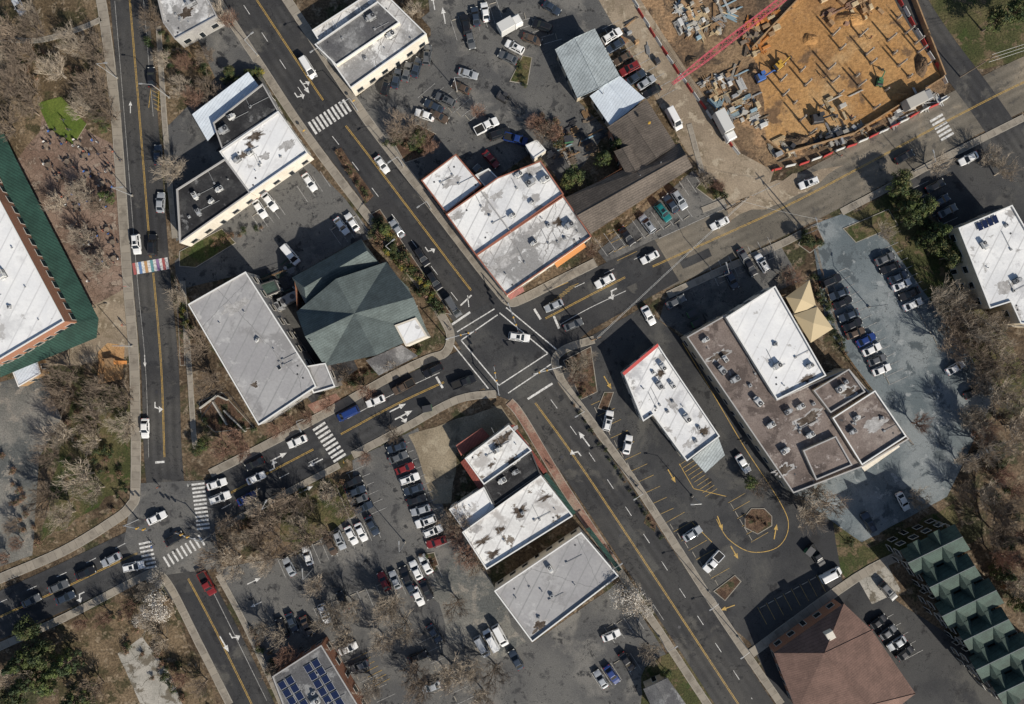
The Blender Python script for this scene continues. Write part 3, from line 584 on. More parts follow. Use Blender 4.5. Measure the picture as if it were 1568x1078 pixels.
hip_building('brown_shingle_annex',[(940,232),(965,222),(985,255),(960,268)],4.6,[(940,232,4.6),(965,222,4.6),(985,255,4.6),(960,268,4.6),(953,227,5.6),(973,262,5.6)],[(0,3,5,4),(4,5,2,1),(0,4,1)],'roof_brown_shingle','brick')
building('white_shed',[([(805,222),(822,214),(836,230),(817,243)],3,'roof_white_clean','coping_white','stucco',.15)])
e=building('drive_through_restaurant',[([(955,571),(1008,528),(1019,545),(1102,668),(1052,706),(1000,635),(985,645)],4.8,'roof_white','coping_white','stucco',.5)],
  [(1000,570,4.3,'f'),(1015,562,4.3,'u',-55),(1010,590,4.3,'g',-55),(1030,590,4.3,'u',-55),(1030,615,4.3,'f'),(1045,622,4.3,'v'),(1052,640,4.3,'u',-55),(1070,655,4.3,'f'),(1040,655,4.3,'v'),(985,595,4.3,'v'),(1022,630,4.3,'f'),(1065,675,4.3,'f'),(1078,668,4.3,'v')],keep=.9,
  stains=[(1012,572,4.3,9,5),(1030,620,4.3,12,5,-55,False),(1078,660,4.3,10,6),(1055,680,4.3,8,5,30,False)])
roofpart('red_fascia',[(953,571,5.1),(1007,526,5.1),(1009,530,4.95),(956,575,4.95)],[(0,1,2,3)],'col_red',e)
roofpart('glass_canopy',[(1060,702,3.2),(1100,670,3.2),(1110,697,3.0),(1080,724,3.0)],[(0,1,2,3)],'roof_metal',e)
e=building('brown_commercial_building',[([(1052,516),(1110,483),(1190,612),(1268,577),(1300,565),(1392,672),(1322,714),(1215,755)],6.2,'roof_brown','coping_grey','wall_beige',.5),
  ([(1112,486),(1187,438),(1265,575),(1190,612)],7.2,'roof_white_clean','coping_white','stucco',.5),
  ([(1246,598),(1300,565),(1325,600),(1272,632)],7.0,'roof_brown','coping_grey','wall_beige',.5),
  ([(1275,640),(1340,598),(1388,668),(1320,712)],7.0,'roof_brown','coping_white','wall_beige',.5),
  ([(1230,690),(1280,668),(1305,712),(1250,735)],6.8,'roof_brown','coping_grey','wall_beige',.4)],
  [(1187,527,6.7,'f',0,1.1),(1150,520,6.7,'v'),(1190,560,6.7,'u'),(1225,520,6.7,'f'),(1200,590,6.7,'v'),(1240,560,6.7,'u',30,.8),
   (1095,535,5.7,'f'),(1080,520,5.7,'u'),(1110,550,5.7,'u',-55),(1125,580,5.7,'g'),(1105,567,5.7,'g',-50),(1148,590,5.7,'f'),(1160,615,5.7,'u',-50),(1150,648,5.7,'v'),(1180,650,5.7,'u',30,1.1),(1190,668,5.7,'f'),(1205,630,5.7,'g'),(1225,622,5.7,'u'),(1245,618,5.7,'f'),(1200,690,5.7,'u'),(1240,665,5.7,'u',30,.9),(1218,690,5.7,'f'),(1285,595,6.5,'u'),(1295,585,6.5,'f'),(1310,640,6.5,'u'),(1350,640,6.5,'f',0,1.1),(1330,680,6.5,'v'),(1305,660,6.5,'g'),(1225,655,5.7,'v')],keep=.8,
  stains=[(1235,580,6.7,14,6),(1205,600,6.7,10,5,30,False),(1240,640,5.7,26,9),(1100,545,5.7,16,7),(1300,600,6.5,12,7),(1340,650,6.5,14,10,30,False),(1200,720,5.7,14,8)])
roofpart('storefront_canopy',[(1318,714,3.6),(1372,676,3.6),(1378,684,3.4),(1324,722,3.4)],[(0,1,2,3)],'stucco',e)
b=MB()
for pts in [[(1203,455),(1238,429),(1250,470),(1215,480)],[(1215,482),(1250,470),(1276,503),(1240,525)]]:
    p=[WW(q,3) for q in pts];c=WW((sum(q[0] for q in pts)/4,sum(q[1] for q in pts)/4),4)
    b.add([(x,y,3+.5*(k%2)) for k,(x,y) in enumerate(p)]+[(c[0],c[1],4.2)],[(0,1,4),(1,2,4),(2,3,4),(3,0,4)],'canvas')
    for x,y in p:b.tube((x,y,0),(x,y,3.5),.06,.06,6,'metal')
b.obj('shade_canopy')
building('white_office_building',[([(1468,349),(1550,314),(1600,400),(1600,500),(1563,495),(1548,462),(1516,472)],8,'roof_white','coping_white','wall_beige',.4)],[(1505,375,7.6,'u'),(1540,345,7.6,'f'),(1530,400,7.6,'u'),(1555,430,7.6,'g'),(1550,380,7.6,'v'),(1512,410,7.6,'v')],stains=[(1540,440,7.6,14,8,30,False)])
b=MB()
for i in range(4):
    X,Y=W(1502+i*8,346-i*3.5,8.3);b.box(X,Y,7.9,1.0,1.8,.08,.4,'solar')
b.obj('rooftop_solar_panel')
e=building('brick_market_building',[([(-60,210),(0,308),(98,492),(0,550),(-120,600),(-160,300)],9,'roof_white_clean','coping_white','brick',.5)],[(15,470,8.5,'f',0,1.3),(40,440,8.5,'v'),(20,380,8.5,'v'),(5,420,8.5,'u'),(60,490,8.5,'v')],gapw=2.6)
roofpart('green_metal_awning',[(-30,195,4.6),(12,300,4.6),(112,494,4.6),(0,552,4.6),(0,578,3.4),(148,517,3.4),(151,488,3.4),(25,245,3.4),(-25,140,3.4)],[(0,1,7,8),(1,2,6,7),(2,5,6),(2,3,4,5)],'roof_metal_green',e)
b=MB()
for x,y in [(30,258),(50,300),(72,340),(95,385),(118,428),(140,470),(146,512),(110,528),(75,543),(40,558)]:
    X,Y=W(x,y,1.7);b.tube((X,Y,0),(X,Y,3.5),.09,.09,8,'coping_dark')
b.obj('awning_posts',e)
building('small_kiosk',[([(18,566),(56,551),(62,572),(28,592)],3,'roof_metal_white','coping_white','wood',.1)])
e=building('stained_roof_shops',[([(708,815),(828,728),(877,790),(745,872)],5.2,'roof_white_stained','coping_white','stucco',.5),
 ([(712,702),(779,651),(814,690),(741,742)],5.4,'roof_white_stained','coping_white','stucco',.5),
 ([(741,743),(814,692),(828,727),(757,775)],4.8,'roof_black','coping_dark','brick',.4),
 ([(688,780),(741,746),(757,777),(710,812)],4.5,'roof_white_clean','coping_white','stucco',.35)],
 [(780,775,4.7,'u'),(800,785,4.7,'f'),(760,820,4.7,'u',30,.8),(830,765,4.7,'v'),(735,835,4.7,'f'),(850,780,4.7,'v'),(760,690,4.9,'u'),(775,715,4.9,'f'),(790,680,4.9,'v'),(770,735,4.4,'u'),(790,722,4.4,'g'),(720,775,4.1,'v'),(795,800,4.7,'v')],keep=.5,
 stains=[(768,672,4.9,20,9),(752,712,4.9,7,4),(785,706,4.9,9,7),(740,828,4.7,17,7),(795,783,4.7,13,9),(755,848,4.7,12,6),(835,762,4.7,14,4),(725,810,4.7,10,6,30,False),(765,812,4.7,9,6)])
for v in [[(698,682,3.5),(738,655,3.5),(750,668,2.9),(706,698,2.9)],[(712,702,3.6),(741,742,3.6),(735,752,3.0),(705,708,3.0)]]: roofpart('red_metal_awning',v,[(0,1,2,3)],'awning_red',e)
roofpart('red_shopfront_awning',[(780,652,3.4),(832,725,3.4),(838,722,2.8),(787,650,2.8)],[(0,1,2,3)],'awning_red',e)
roofpart('green_awning',[(832,728,3.4),(877,789,3.4),(882,785,2.8),(838,724,2.8)],[(0,1,2,3)],'roof_metal_green',e)
e=building('grey_roof_store',[([(757,905),(890,815),(947,882),(815,983)],5.2,'roof_grey','coping_white','stucco',.45)],[(842,870,4.8,'u'),(852,885,4.8,'f',0,.7),(830,905,4.8,'v'),(870,850,4.8,'f'),(845,912,4.8,'f'),(905,870,4.8,'v'),(790,915,4.8,'v'),(825,945,4.8,'f',0,.9),(880,895,4.8,'v')],stains=[(825,960,4.75,13,8)])
roofpart('green_awning',[(897,810,3.4),(947,876,3.4),(952,872,2.8),(903,807,2.8)],[(0,1,2,3)],'roof_metal_green',e)
e=building('solar_roof_building',[([(417,1036),(492,988),(560,1100),(460,1150)],5,'roof_dark','coping_grey','brick',.4)],[(480,1060,4.6,'f',0,1.1),(485,1072,4.6,'u')])
b=MB()
for (x0,y0,nx,ny) in [(432,1050,2,5),(472,1024,2,6)]:
    for i in range(nx):
        for j in range(ny):
            x=x0+i*12+j*7.2;y=y0-i*7.2+j*12;X,Y=W(x,y,5);b.box(X,Y,4.8,1.5,1.55,.06,.53,'solar');b.box(X,Y,4.75,1.7,1.75,.05,.53,'metal')
b.obj('solar_panel',e)
hip_building('red_shingle_house',[(1185,1000),(1292,924),(1330,960),(1400,1060),(1290,1150),(1220,1090)],5,
 [(1185,1000,5),(1292,924,5),(1335,965,5),(1402,1062,5),(1290,1150,5),(1220,1090,5),(1262,1000,8.6),(1330,1080,8.6)],
 [(0,6,1),(1,6,2),(2,6,7,3),(3,7,4),(4,7,5),(5,7,6,0)],'roof_red_shingle','brick')
b=MB();X,Y=W(1270,972,7);b.box(X,Y,5.5,1.8,1.8,2.2,.5,'stucco',.1);b.obj('chimney')
e=empty('green_roof_townhouses',*W(1480,945,9))
w=MB();r=MB()
ux,uy=.87,-.42;vx,vy=.52,.85
for i in range(6):
    cx,cy=1432+i*26,842+i*41
    L=48 if i%2==0 else 40;hw=23
    def q(a,c,h): return (*W(cx+ux*a+vx*c,cy+uy*a+vy*c,h),h)
    r.add([q(-L,-hw,8),q(L,-hw,8),q(L,hw,8),q(-L,hw,8),q(-L,0,10.6),q(L,0,10.6)],[(0,1,5,4),(4,5,2,3)],'roof_green_dark')
    w.add([q(-L+2,-hw+1,0),q(L-2,-hw+1,0),q(L-2,hw-1,0),q(-L+2,hw-1,0),q(-L+2,-hw+1,8),q(L-2,-hw+1,8),q(L-2,hw-1,8),q(-L+2,hw-1,8),q(-L+2,0,10.4),q(L-2,0,10.4)],[(0,1,5,4),(1,2,6,5),(2,3,7,6),(3,0,4,7),(4,8,7),(5,6,9)],'wall_beige')
    for a0 in (-24,12):
        r.add([q(a0-11,-hw-3,8.4),q(a0+11,-hw-3,8.4),q(a0+11,0,8.4),q(a0-11,0,8.4),q(a0,-hw-3,10.2),q(a0,2,10.6)],[(0,4,5,3),(4,1,2,5)],'roof_green_dark')
        r.add([q(a0-11,hw+3,8.4),q(a0+11,hw+3,8.4),q(a0+11,0,8.4),q(a0-11,0,8.4),q(a0,hw+3,10.2),q(a0,-2,10.6)],[(0,4,5,3),(4,1,2,5)],'roof_green_dark')
        w.add([q(a0-9,hw+2,8.2),q(a0+9,hw+2,8.2),q(a0,hw+2,10)],[(0,1,2)],'wall_beige')
    r.tube(q(-L,0,10.65),q(L,0,10.65),.08,.08,5,'unit_grey')
    p=ccw([q(-L+2,-hw+1,8)[:2],q(L-2,-hw+1,8)[:2],q(L-2,hw-1,8)[:2],q(-L+2,hw-1,8)[:2]]);windows(w,p,0,8,gap=2.6)
r.obj('roof',e);w.obj('walls',e)
hip_building('small_house',[(985,1055),(1022,1038),(1055,1085),(1010,1110)],4,[(985,1055,4),(1022,1038,4),(1055,1085,4),(1010,1110,4),(1003,1047,5.6),(1033,1098,5.6)],[(0,3,5,4),(4,5,2,1),(0,4,1),(3,2,5)],'roof_dark','wall_beige')
# ---------------------------------------------------------------- vehicles
def car_mesh(kind,ck):
    P='carpaint_'+ck;b=MB()
    L,Wd,H,belt={'car':(4.6,1.82,1.45,.92),'suv':(4.75,1.9,1.72,1.05),'van':(5.3,2.0,2.1,1.15),'pickup_truck':(5.6,2.0,1.85,1.08)}[kind]
    prof={'car':[(-.5,.74,.72),(-.485,.88,.88),(-.42,.97,.96),(-.25,1,.97),(.15,1,.96),(.33,.98,.9),(.44,.92,.8),(.485,.8,.7),(.5,.66,.6)],
      'suv':[(-.5,.8,.9),(-.49,.92,1.0),(-.42,.98,1.05),(0,1,1.05),(.2,1,1.05),(.36,.98,1.0),(.46,.92,.9),(.49,.82,.8),(.5,.7,.7)],
      'van':[(-.5,.9,1.1),(-.49,.97,1.15),(-.3,1,1.15),(.2,1,1.15),(.4,.98,1.08),(.47,.9,.95),(.5,.76,.75)],
      'pickup_truck':[(-.5,.88,1.05),(-.49,.96,1.08),(-.3,1,1.08),(.1,1,1.08),(.36,.98,1.06),(.46,.94,1.0),(.49,.86,.9),(.5,.76,.75)]}[kind]
    hw=Wd/2;vs=[];n=8
    for fx,fw,zt in prof:
        x=fx*L;w=hw*fw
        vs+=[(x,-w*.92,.25),(x,-w,.5),(x,-w*.97,zt-.12),(x,-w*.84,zt),(x,w*.84,zt),(x,w*.97,zt-.12),(x,w,.5),(x,w*.92,.25)]
    fs=[]
    for i in range(len(prof)-1):
        for j in range(n-1): fs.append((i*n+j,(i+1)*n+j,(i+1)*n+j+1,i*n+j+1))
    fs+=[tuple(range(n)),tuple(range(len(prof)*n-1,(len(prof)-1)*n-1,-1))]
    b.add(vs,fs,P)
    a0,a1,r0,r1={'car':(-.40,.22,-.24,.05),'suv':(-.48,.24,-.41,.08),'van':(-.49,.37,-.47,.2),'pickup_truck':(-.1,.28,-.06,.15)}[kind]
    wb,wt=hw*.9,hw*.72
    zb=belt-.02;zt=H
    B=[(a0*L,-wb,zb),(a1*L,-wb,zb),(a1*L,wb,zb),(a0*L,wb,zb)];T=[(r0*L,-wt,zt-.05),(r1*L,-wt,zt-.05),(r1*L,wt,zt-.05),(r0*L,wt,zt-.05)]
    T2=[(r0*L+.12,-wt+.14,zt),(r1*L-.15,-wt+.14,zt),(r1*L-.15,wt-.14,zt),(r0*L+.12,wt-.14,zt)]
    b.add(B+T+T2,[(0,1,5,4),(1,2,6,5),(2,3,7,6),(3,0,4,7),(4,5,9,8),(5,6,10,9),(6,7,11,10),(7,4,8,11),(8,9,10,11)],P)
    def pan(q,u0,u1,v0,v1,o=.012):
        q=[Vector(p) for p in q]
        def at(u,v): return q[0].lerp(q[1],u).lerp(q[3].lerp(q[2],u),v)
        nn=(q[1]-q[0]).cross(q[3]-q[0]).normalized()*o
        b.add([at(u0,v0)+nn,at(u1,v0)+nn,at(u1,v1)+nn,at(u0,v1)+nn],[(0,1,2,3)],'glass')
    pan([B[1],B[2],T[2],T[1]],.05,.95,.06,.94);pan([B[3],B[0],T[0],T[3]],.07,.93,.08,.9)
    for q in ([B[0],B[1],T[1],T[0]],[B[2],B[3],T[3],T[2]]):
        if kind=='van': pan(q,.62,.92,.2,.85) if q[0]==B[0] else pan(q,.08,.38,.2,.85)
        else: pan(q,.08,.47,.12,.86);pan(q,.52,.92,.12,.86)
    if kind=='pickup_truck':
        b.box(-.31*L,0,1.07,.36*L,Wd*.78,.02,0,'rubber')
        for y in(-hw*.9,hw*.9): b.box(-.31*L,y,1.05,.37*L,.13,.16,0,P)
        b.box(-.493*L,0,1.05,.1,Wd*.85,.16,0,P)
    if kind=='suv':
        for y in(-wt*.85,wt*.85): b.box(-.17*L,y,H,.4*L,.06,.06,0,'metal_dark')
        b.box(-.05*L,0,H+.004,.8,.8,.006,0,'glass')
    for x in(-.31*L,.31*L):
        for y in(-hw+.08,hw-.08):
            b.tube((x,y-.12,.33),(x,y+.12,.33),.33,.33,12,'rubber',True);b.tube((x,y-.13,.33),(x,y+.13,.33),.18,.18,8,'chrome',True)
    for y in(-hw*.7,hw*.7):
        b.box(.478*L,y,.62,.1,.36,.14,0,'lamp_front');b.box(-.492*L,y,.75,.08,.3,.16,0,'lamp_rear')
        b.box(a1*L-.35,y/.7*1.08,belt,.16,.2,.14,0,P)
    b.box(.505*L,0,.3,.06,Wd*.6,.2,0,'rubber');b.box(.503*L,0,.55,.04,.7,.12,0,'rubber')
    return b.mesh(kind+'_'+ck)
CARS={}
def car(x,y,deg,kind,ck,parked):
    k=(kind,ck)
    if k not in CARS: CARS[k]=car_mesh(kind,ck)
    X,Y=W(x,y,.8);inst(('parked_' if parked else 'driving_')+kind,CARS[k],X,Y,.085,math.radians(deg+R.uniform(-3,3)+(180 if parked and R.random()<.35 else 0)),R.uniform(.96,1.05))
KN={'c':'car','s':'suv','p':'pickup_truck','v':'van'}
DRIVE="472 104 -57 vw,585 252 -55 cw,608 350 125 cs,646 393 -54 sk,665 430 -54 sk,694 470 -54 vg,795 516 -8 sw,848 468 207 cs,926 430 207 cw,878 497 22 cg,995 394 205 cw,1102 342 205 cw,1238 280 204 sw,993 483 -60 cw,710 585 22 pk,663 567 205 sk,618 592 207 pn,575 614 205 cw,533 633 205 vb,455 676 205 cw,392 732 25 cw,378 763 25 cb,332 741 20 cw,337 762 20 sw,390 710 205 ck,209 374 -88 sw,234 375 90 sk,222 656 -88 cw,246 310 90 cs,242 237 90 cd,232 118 90 ck,240 793 25 cw,267 825 30 ck,170 857 205 cs,205 867 12 sw,131 877 25 ck,90 898 22 cg,48 920 25 cg,100 915 25 cd,931 644 80 sw,961 681 80 cw,1138 710 -55 cw,1383 768 -60 cw,317 893 -60 pr"
PARK="398 320 -55 cw,413 309 -55 cw,474 279 -55 cw,523 346 -55 cw,539 340 -55 cw,445 390 -50 vw,592 130 76 sk,607 120 76 cd,623 110 76 cg,638 103 76 cd,654 84 82 sg,713 38 -78 sk,728 25 -78 cd,743 18 -78 cw,788 72 -25 sw,778 88 -25 cg,830 40 -20 sk,845 12 -30 cd,717 113 -18 cs,706 134 -25 cn,682 153 -25 sg,664 163 -25 cd,650 176 -20 cw,745 193 30 pw,752 244 -50 cr,740 268 -45 pg,790 213 -15 pb,765 205 20 sk,937 55 30 sw,942 70 30 cd,953 90 30 cn,964 105 30 sr,974 118 30 cd,990 126 30 cs,998 140 30 ck,1032 182 -60 vw,960 362 -55 ck,991 343 -55 ss,1015 325 -55 st,1027 312 -55 cd,1040 306 -55 ss,1148 408 -60 ck,1167 403 -60 sw,1120 428 -60 cd,1272 430 25 sk,1290 463 25 ck,1299 483 25 cd,1305 497 25 ck,1355 396 25 cg,1362 410 25 ck,1381 436 25 cw,1392 450 25 ck,1398 466 25 cw,1326 520 25 cb,1335 535 25 cw,1343 551 25 cg,1350 566 25 cw,1463 563 30 cw,1490 600 30 ck,1483 243 25 cw,1330 800 -62 sd,1432 285 28 ck,1440 308 28 cd,1451 323 28 cg,1385 240 28 ck,1060 817 30 cs,1092 860 45 pw,1250 850 -60 pk,1272 880 30 vw,1373 985 35 cs,1360 968 35 cg,1345 952 35 ck,1386 1000 35 ck,610 700 20 cg,620 717 20 cr,627 733 20 sw,633 749 20 cd,638 765 20 ck,644 781 20 cs,652 798 20 sw,663 813 20 sw,668 830 20 cr,607 685 20 cd,540 738 22 ck,545 752 22 cd,549 765 22 cg,556 777 22 sd,570 805 -65 cd,520 827 -65 ss,538 820 -65 cw,553 815 -65 cw,507 836 -65 cn,471 851 -70 cw,443 868 -60 cs,588 890 -65 cr,605 888 -65 cs,622 882 -65 ck,637 873 -65 cw,652 864 -65 cw,653 903 -65 ck,640 913 -65 cw,627 897 -65 cd,497 940 -70 sw,525 920 -65 ck,447 953 -65 cd,432 962 -65 ck,533 993 22 cw,660 1052 22 cs,640 1006 22 ck,665 970 -60 cd,766 973 -60 vw,752 980 -60 vw,738 990 -60 vs,550 1020 22 cg,936 973 25 cw,920 1040 -55 cs,937 1033 -55 cb,960 1013 -55 ck,790 1010 -60 cd,28 8 -60 cw,1035 462 30 cg,1140 395 -60 cg,1540 985 -50 ck,1360 905 -50 sg,470 958 -65 cn,1490 700 30 ck,1508 690 30 cg,720 60 -78 cg,815 60 -20 cn,672 178 -25 cn,1375 424 25 cd,1310 510 25 cn,1284 450 25 cd,1530 330 25 cg"
for s,pk in((DRIVE,False),(PARK,True)):
    for t in s.split(','):
        a=t.split();car(float(a[0]),float(a[1]),float(a[2]),KN[a[3][0]],a[3][1],pk)
def truck(x,y,deg,L,box,cab):
    b=MB();b.box(-.9,0,.9,L-2.4,2.4,2.5,0,box,.06);b.box(L/2-1,0,.6,1.9,2.3,1.8,0,cab,.25);b.box(L/2-.09,0,1.35,.1,2.0,.7,0,'glass')
    b.box(0,0,.5,L-.4,1.1,.3,0,'rubber')
    for xx in(-L/2+1.3,-L/2+2.5,L/2-1.2):
        for yy in(-1,1):b.tube((xx,yy-.15,.45),(xx,yy+.15,.45),.45,.45,12,'rubber',True)
    o=b.obj('box_truck');X,Y=W(x,y,2);o.location=(X,Y,.06);o.rotation_euler=(0,0,math.radians(deg))
truck(1110,192,-62,7.5,'unit_white','coping_white');truck(780,38,30,6,'unit_white','coping_white');truck(1405,153,26,7,'unit_pale','unit_grey')
# ---------------------------------------------------------------- vegetation
def gen_bare(seed,mat,spread=1.0,counts=(7,6,5,4)):
    r=random.Random(seed);b=MB()
    lens=(3.0,2.3,1.5,.95);rads=(.15,.075,.038,.024)
    def br(p,d,L,rad,lev):
        p=Vector(p);k=2 if lev<3 else 1;pts=[p];dd=d.copy()
        for i in range(k):
            dd=(dd+Vector((r.uniform(-.2,.2),r.uniform(-.2,.2),r.uniform(-.02,.15)))).normalized();pts.append(pts[-1]+dd*L/k)
        for i in range(k): b.tube(pts[i],pts[i+1],rad*(1-.45*i/k),rad*(1-.45*(i+1)/k),4 if lev<2 else 3,mat)
        if lev<4:
            for j in range(counts[lev]):
                t=r.uniform(.3,1) if lev else r.uniform(.6,1)
                s=t*k;i=min(k-1,int(s));q=pts[i].lerp(pts[i+1],s-i)
                a=r.uniform(0,6.283) if lev else 6.283*j/counts[0]+r.uniform(-.3,.3)
                o=Vector((math.cos(a),math.sin(a),r.uniform(.1,.5)))
                nd=(dd*(.9 if lev else .55)+o*(.8 if lev else .75)*spread).normalized()
                if nd.z<-.05: nd.z=.05
                br(q,nd,lens[lev]*r.uniform(.7,1.15),rads[lev]*r.uniform(.8,1.1),lev+1)
    br((0,0,0),Vector((r.uniform(-.05,.05),0,1)),2.6,.26,0)
    return b.mesh('bare_tree_mesh')
BARE=[gen_bare(i,'bark' if i%2 else 'bark_pale') for i in range(5)]
RED=[gen_bare(20+i,'bark_red') for i in range(2)]
def leafcl(b,r,c,rad,n,s,mat,flat_=.8):
    for i in range(n):
        v=Vector((r.gauss(0,1),r.gauss(0,1),r.gauss(0,1)));v.normalize();v*=rad*r.uniform(.45,1.05);v.z*=flat_
        p=c+v;nrm=(v.normalized()+Vector((r.uniform(-.8,.8),r.uniform(-.8,.8),r.uniform(-.3,.9)))).normalized()
        a=nrm.orthogonal().normalized();bb=nrm.cross(a);t=r.uniform(0,6.28);u=a*math.cos(t)+bb*math.sin(t);w=nrm.cross(u);k=s*r.uniform(.6,1.3)
        b.add([p-u*k,p-w*k*.5,p+u*k,p+w*k*.5],[(0,1,2,3)],mat)
def gen_leafy(seed,mats,h=7,rad=3,ncl=26,nl=90,s=.28,con=False):
    r=random.Random(seed);b=MB()
    b.tube((0,0,0),(0,0,h*.85),.22,.05,7,'bark')
    for i in range(ncl):
        t=(i+.5)/ncl
        if con:
            z=h*(.15+.85*t);rr=rad*(1-t)**.8;a=i*2.4+r.uniform(-.3,.3);c=Vector((math.cos(a)*rr*.75,math.sin(a)*rr*.75,z));cr=max(.35,rad*.34*(1-t*.6))
        else:
            a=r.uniform(0,6.28);rr=rad*math.sqrt(r.random())*.8;c=Vector((math.cos(a)*rr,math.sin(a)*rr,h*.6+h*.35*(1-(rr/rad)**2)*r.uniform(.2,1)));cr=rad*r.uniform(.22,.4)
        b.tube((0,0,c.z*.7),c,.07,.03,4,'bark')
        leafcl(b,r,c,cr,nl,s,mats[r.randrange(len(mats))])
    return b.mesh('leafy_mesh')
CON=[gen_leafy(40+i,['leaf_dark','leaf_mid','leaf_mid'],9,2.8,34,70,.24,True) for i in range(2)]
EVG=[gen_leafy(50+i,['leaf_dark','leaf_mid','leaf_olive'],7,3,28,80,.22) for i in range(2)]
BLO=[gen_leafy(60,['blossom','blossom','bark_pale'],7,3.6,46,52,.14)]
def gen_bush(seed,mats,n=7,nl=60):
    r=random.Random(seed);b=MB()
    for i in range(4):
        a=i*1.6;b.tube((0,0,0),(math.cos(a)*.5,math.sin(a)*.5,.8),.04,.015,4,'bark')
    for i in range(n):
        a=r.uniform(0,6.28);q=r.uniform(0,.7);leafcl(b,r,Vector((math.cos(a)*q,math.sin(a)*q,r.uniform(.4,.9))),.45,nl,.11,mats[r.randrange(len(mats))])
    return b.mesh('bush_mesh')
BU={'o':gen_bush(1,['leaf_olive','leaf_dark']),'g':gen_bush(2,['leaf_dark','leaf_mid']),'y':gen_bush(3,['leaf_yellow','leaf_mid']),'d':gen_bush(4,['leaf_dry','leaf_olive','bark_red'],7,40)}
def tree(x,y,s,k='b'):
    h={'b':6,'r':5,'e':5,'c':5,'f':5}.get(k,1)*s
    X,Y=W(x,y,h);a=R.uniform(0,6.28)
    if k=='b': inst('bare_tree',R.choice(BARE),X,Y,0,a,(s,s,s*.95))
    elif k=='r': inst('budding_tree',R.choice(RED),X,Y,0,a,s)
    elif k=='e': inst('evergreen_tree',R.choice(EVG),X,Y,0,a,s)
    elif k=='c': inst('conifer_tree',R.choice(CON),X,Y,0,a,s)
    elif k=='f': inst('flowering_tree',BLO[0],X,Y,0,a,s)
    else: inst('shrub',BU[k],*W(x,y),.1,a,s)
def pin(x,y,p):
    c=False;n=len(p)
    for i in range(n):
        a=p[i];b2=p[(i+1)%n]
        if (a[1]>y)!=(b2[1]>y) and x<(b2[0]-a[0])*(y-a[1])/(b2[1]-a[1])+a[0]: c=not c
    return c
def scat(p,n,k,s0,s1,mind=28):
    xs=[q[0] for q in p];ys=[q[1] for q in p];pl=[];t=0
    while len(pl)<n and t<n*60:
        t+=1;x=R.uniform(min(xs),max(xs));y=R.uniform(min(ys),max(ys))
        if pin(x,y,p) and all((x-a)**2+(y-c)**2>mind**2 for a,c in pl):
            pl.append((x,y));tree(x,y,R.uniform(s0,s1),R.choice(k))
scat([(-10,20),(140,50),(165,200),(120,170),(60,140),(-10,240)],14,'bbbb',.75,1.15,32)
scat([(60,300),(160,260),(175,400),(150,420)],5,'bb',.7,1.0)
scat([(80,575),(190,600),(195,730),(70,820),(20,760),(60,680)],14,'bbb',.75,1.15,28)
scat([(-10,760),(60,830),(-10,880)],3,'rb',.5,.8)
scat([(245,80),(320,60),(330,110),(270,200)],5,'bbr',.6,.9);tree(258,258,1.0);tree(225,25,.8);tree(268,455,.8,'b');tree(298,530,.95);tree(320,585,.9,'b');tree(340,690,.8,'r');tree(372,690,.7,'r');tree(360,670,.7,'r')
scat([(330,800),(500,730),(540,790),(380,880),(325,860)],16,'bbbb',.75,1.1,26)
scat([(240,880),(250,960),(215,960),(200,915)],4,'bf',.6,.8,18);tree(240,930,1.1,'f');tree(230,950,.9,'b')
scat([(100,960),(200,930),(330,1070),(290,1070),(230,980)],8,'rbd',.5,.8)
tree(960,915,1.2,'f');tree(985,930,.8,'f')
scat([(670,750),(700,750),(740,880),(700,870),(680,860)],5,'rb',.65,.9,18)
scat([(480,940),(640,920),(620,980),(520,1000)],6,'bb',.85,1.2,36);scat([(620,1030),(760,1010),(760,1075),(640,1075)],6,'bb',.8,1.15,30);scat([(380,960),(420,940),(470,1000),(420,1030)],4,'rb',.6,.8)
for x,y,s in [(590,940,1.1),(690,1040,1.2),(570,1060,.9),(700,930,.8),(1000,1000,.8),(480,900,.8),(1505,500,1.25),(1470,490,1.1),(1360,355,.7),(1440,250,.8),(1500,640,1.1),(1410,770,.8),(1240,790,1.1),(610,190,.9),(640,205,.8),(1165,745,.6)]: tree(x,y,s)
scat([(1430,440),(1540,470),(1550,600),(1460,520)],9,'bb',.9,1.2,30);scat([(1500,560),(1575,540),(1575,800),(1470,770)],16,'brbb',.7,1.15);scat([(1520,800),(1580,800),(1580,960),(1560,940)],7,'brc',.7,1)
scat([(1220,740),(1290,760),(1290,800),(1240,800)],4,'b',.6,.9,20);tree(1150,740,.6,'e');tree(1410,650,.7,'r');tree(1235,370,.6,'e');tree(1215,425,.7,'r');tree(1205,420,.7)
scat([(1380,270),(1480,380),(1460,400),(1370,320)],11,'cee',.7,1.0,18);tree(1530,30,1.1,'e');tree(1560,15,1.1,'e');tree(1545,260,.8);tree(1520,240,.8)
scat([(20,960),(90,960),(110,1080),(20,1080)],8,'cce',1,1.35,26);tree(15,1045,1.1,'b');tree(140,1060,.8,'b')
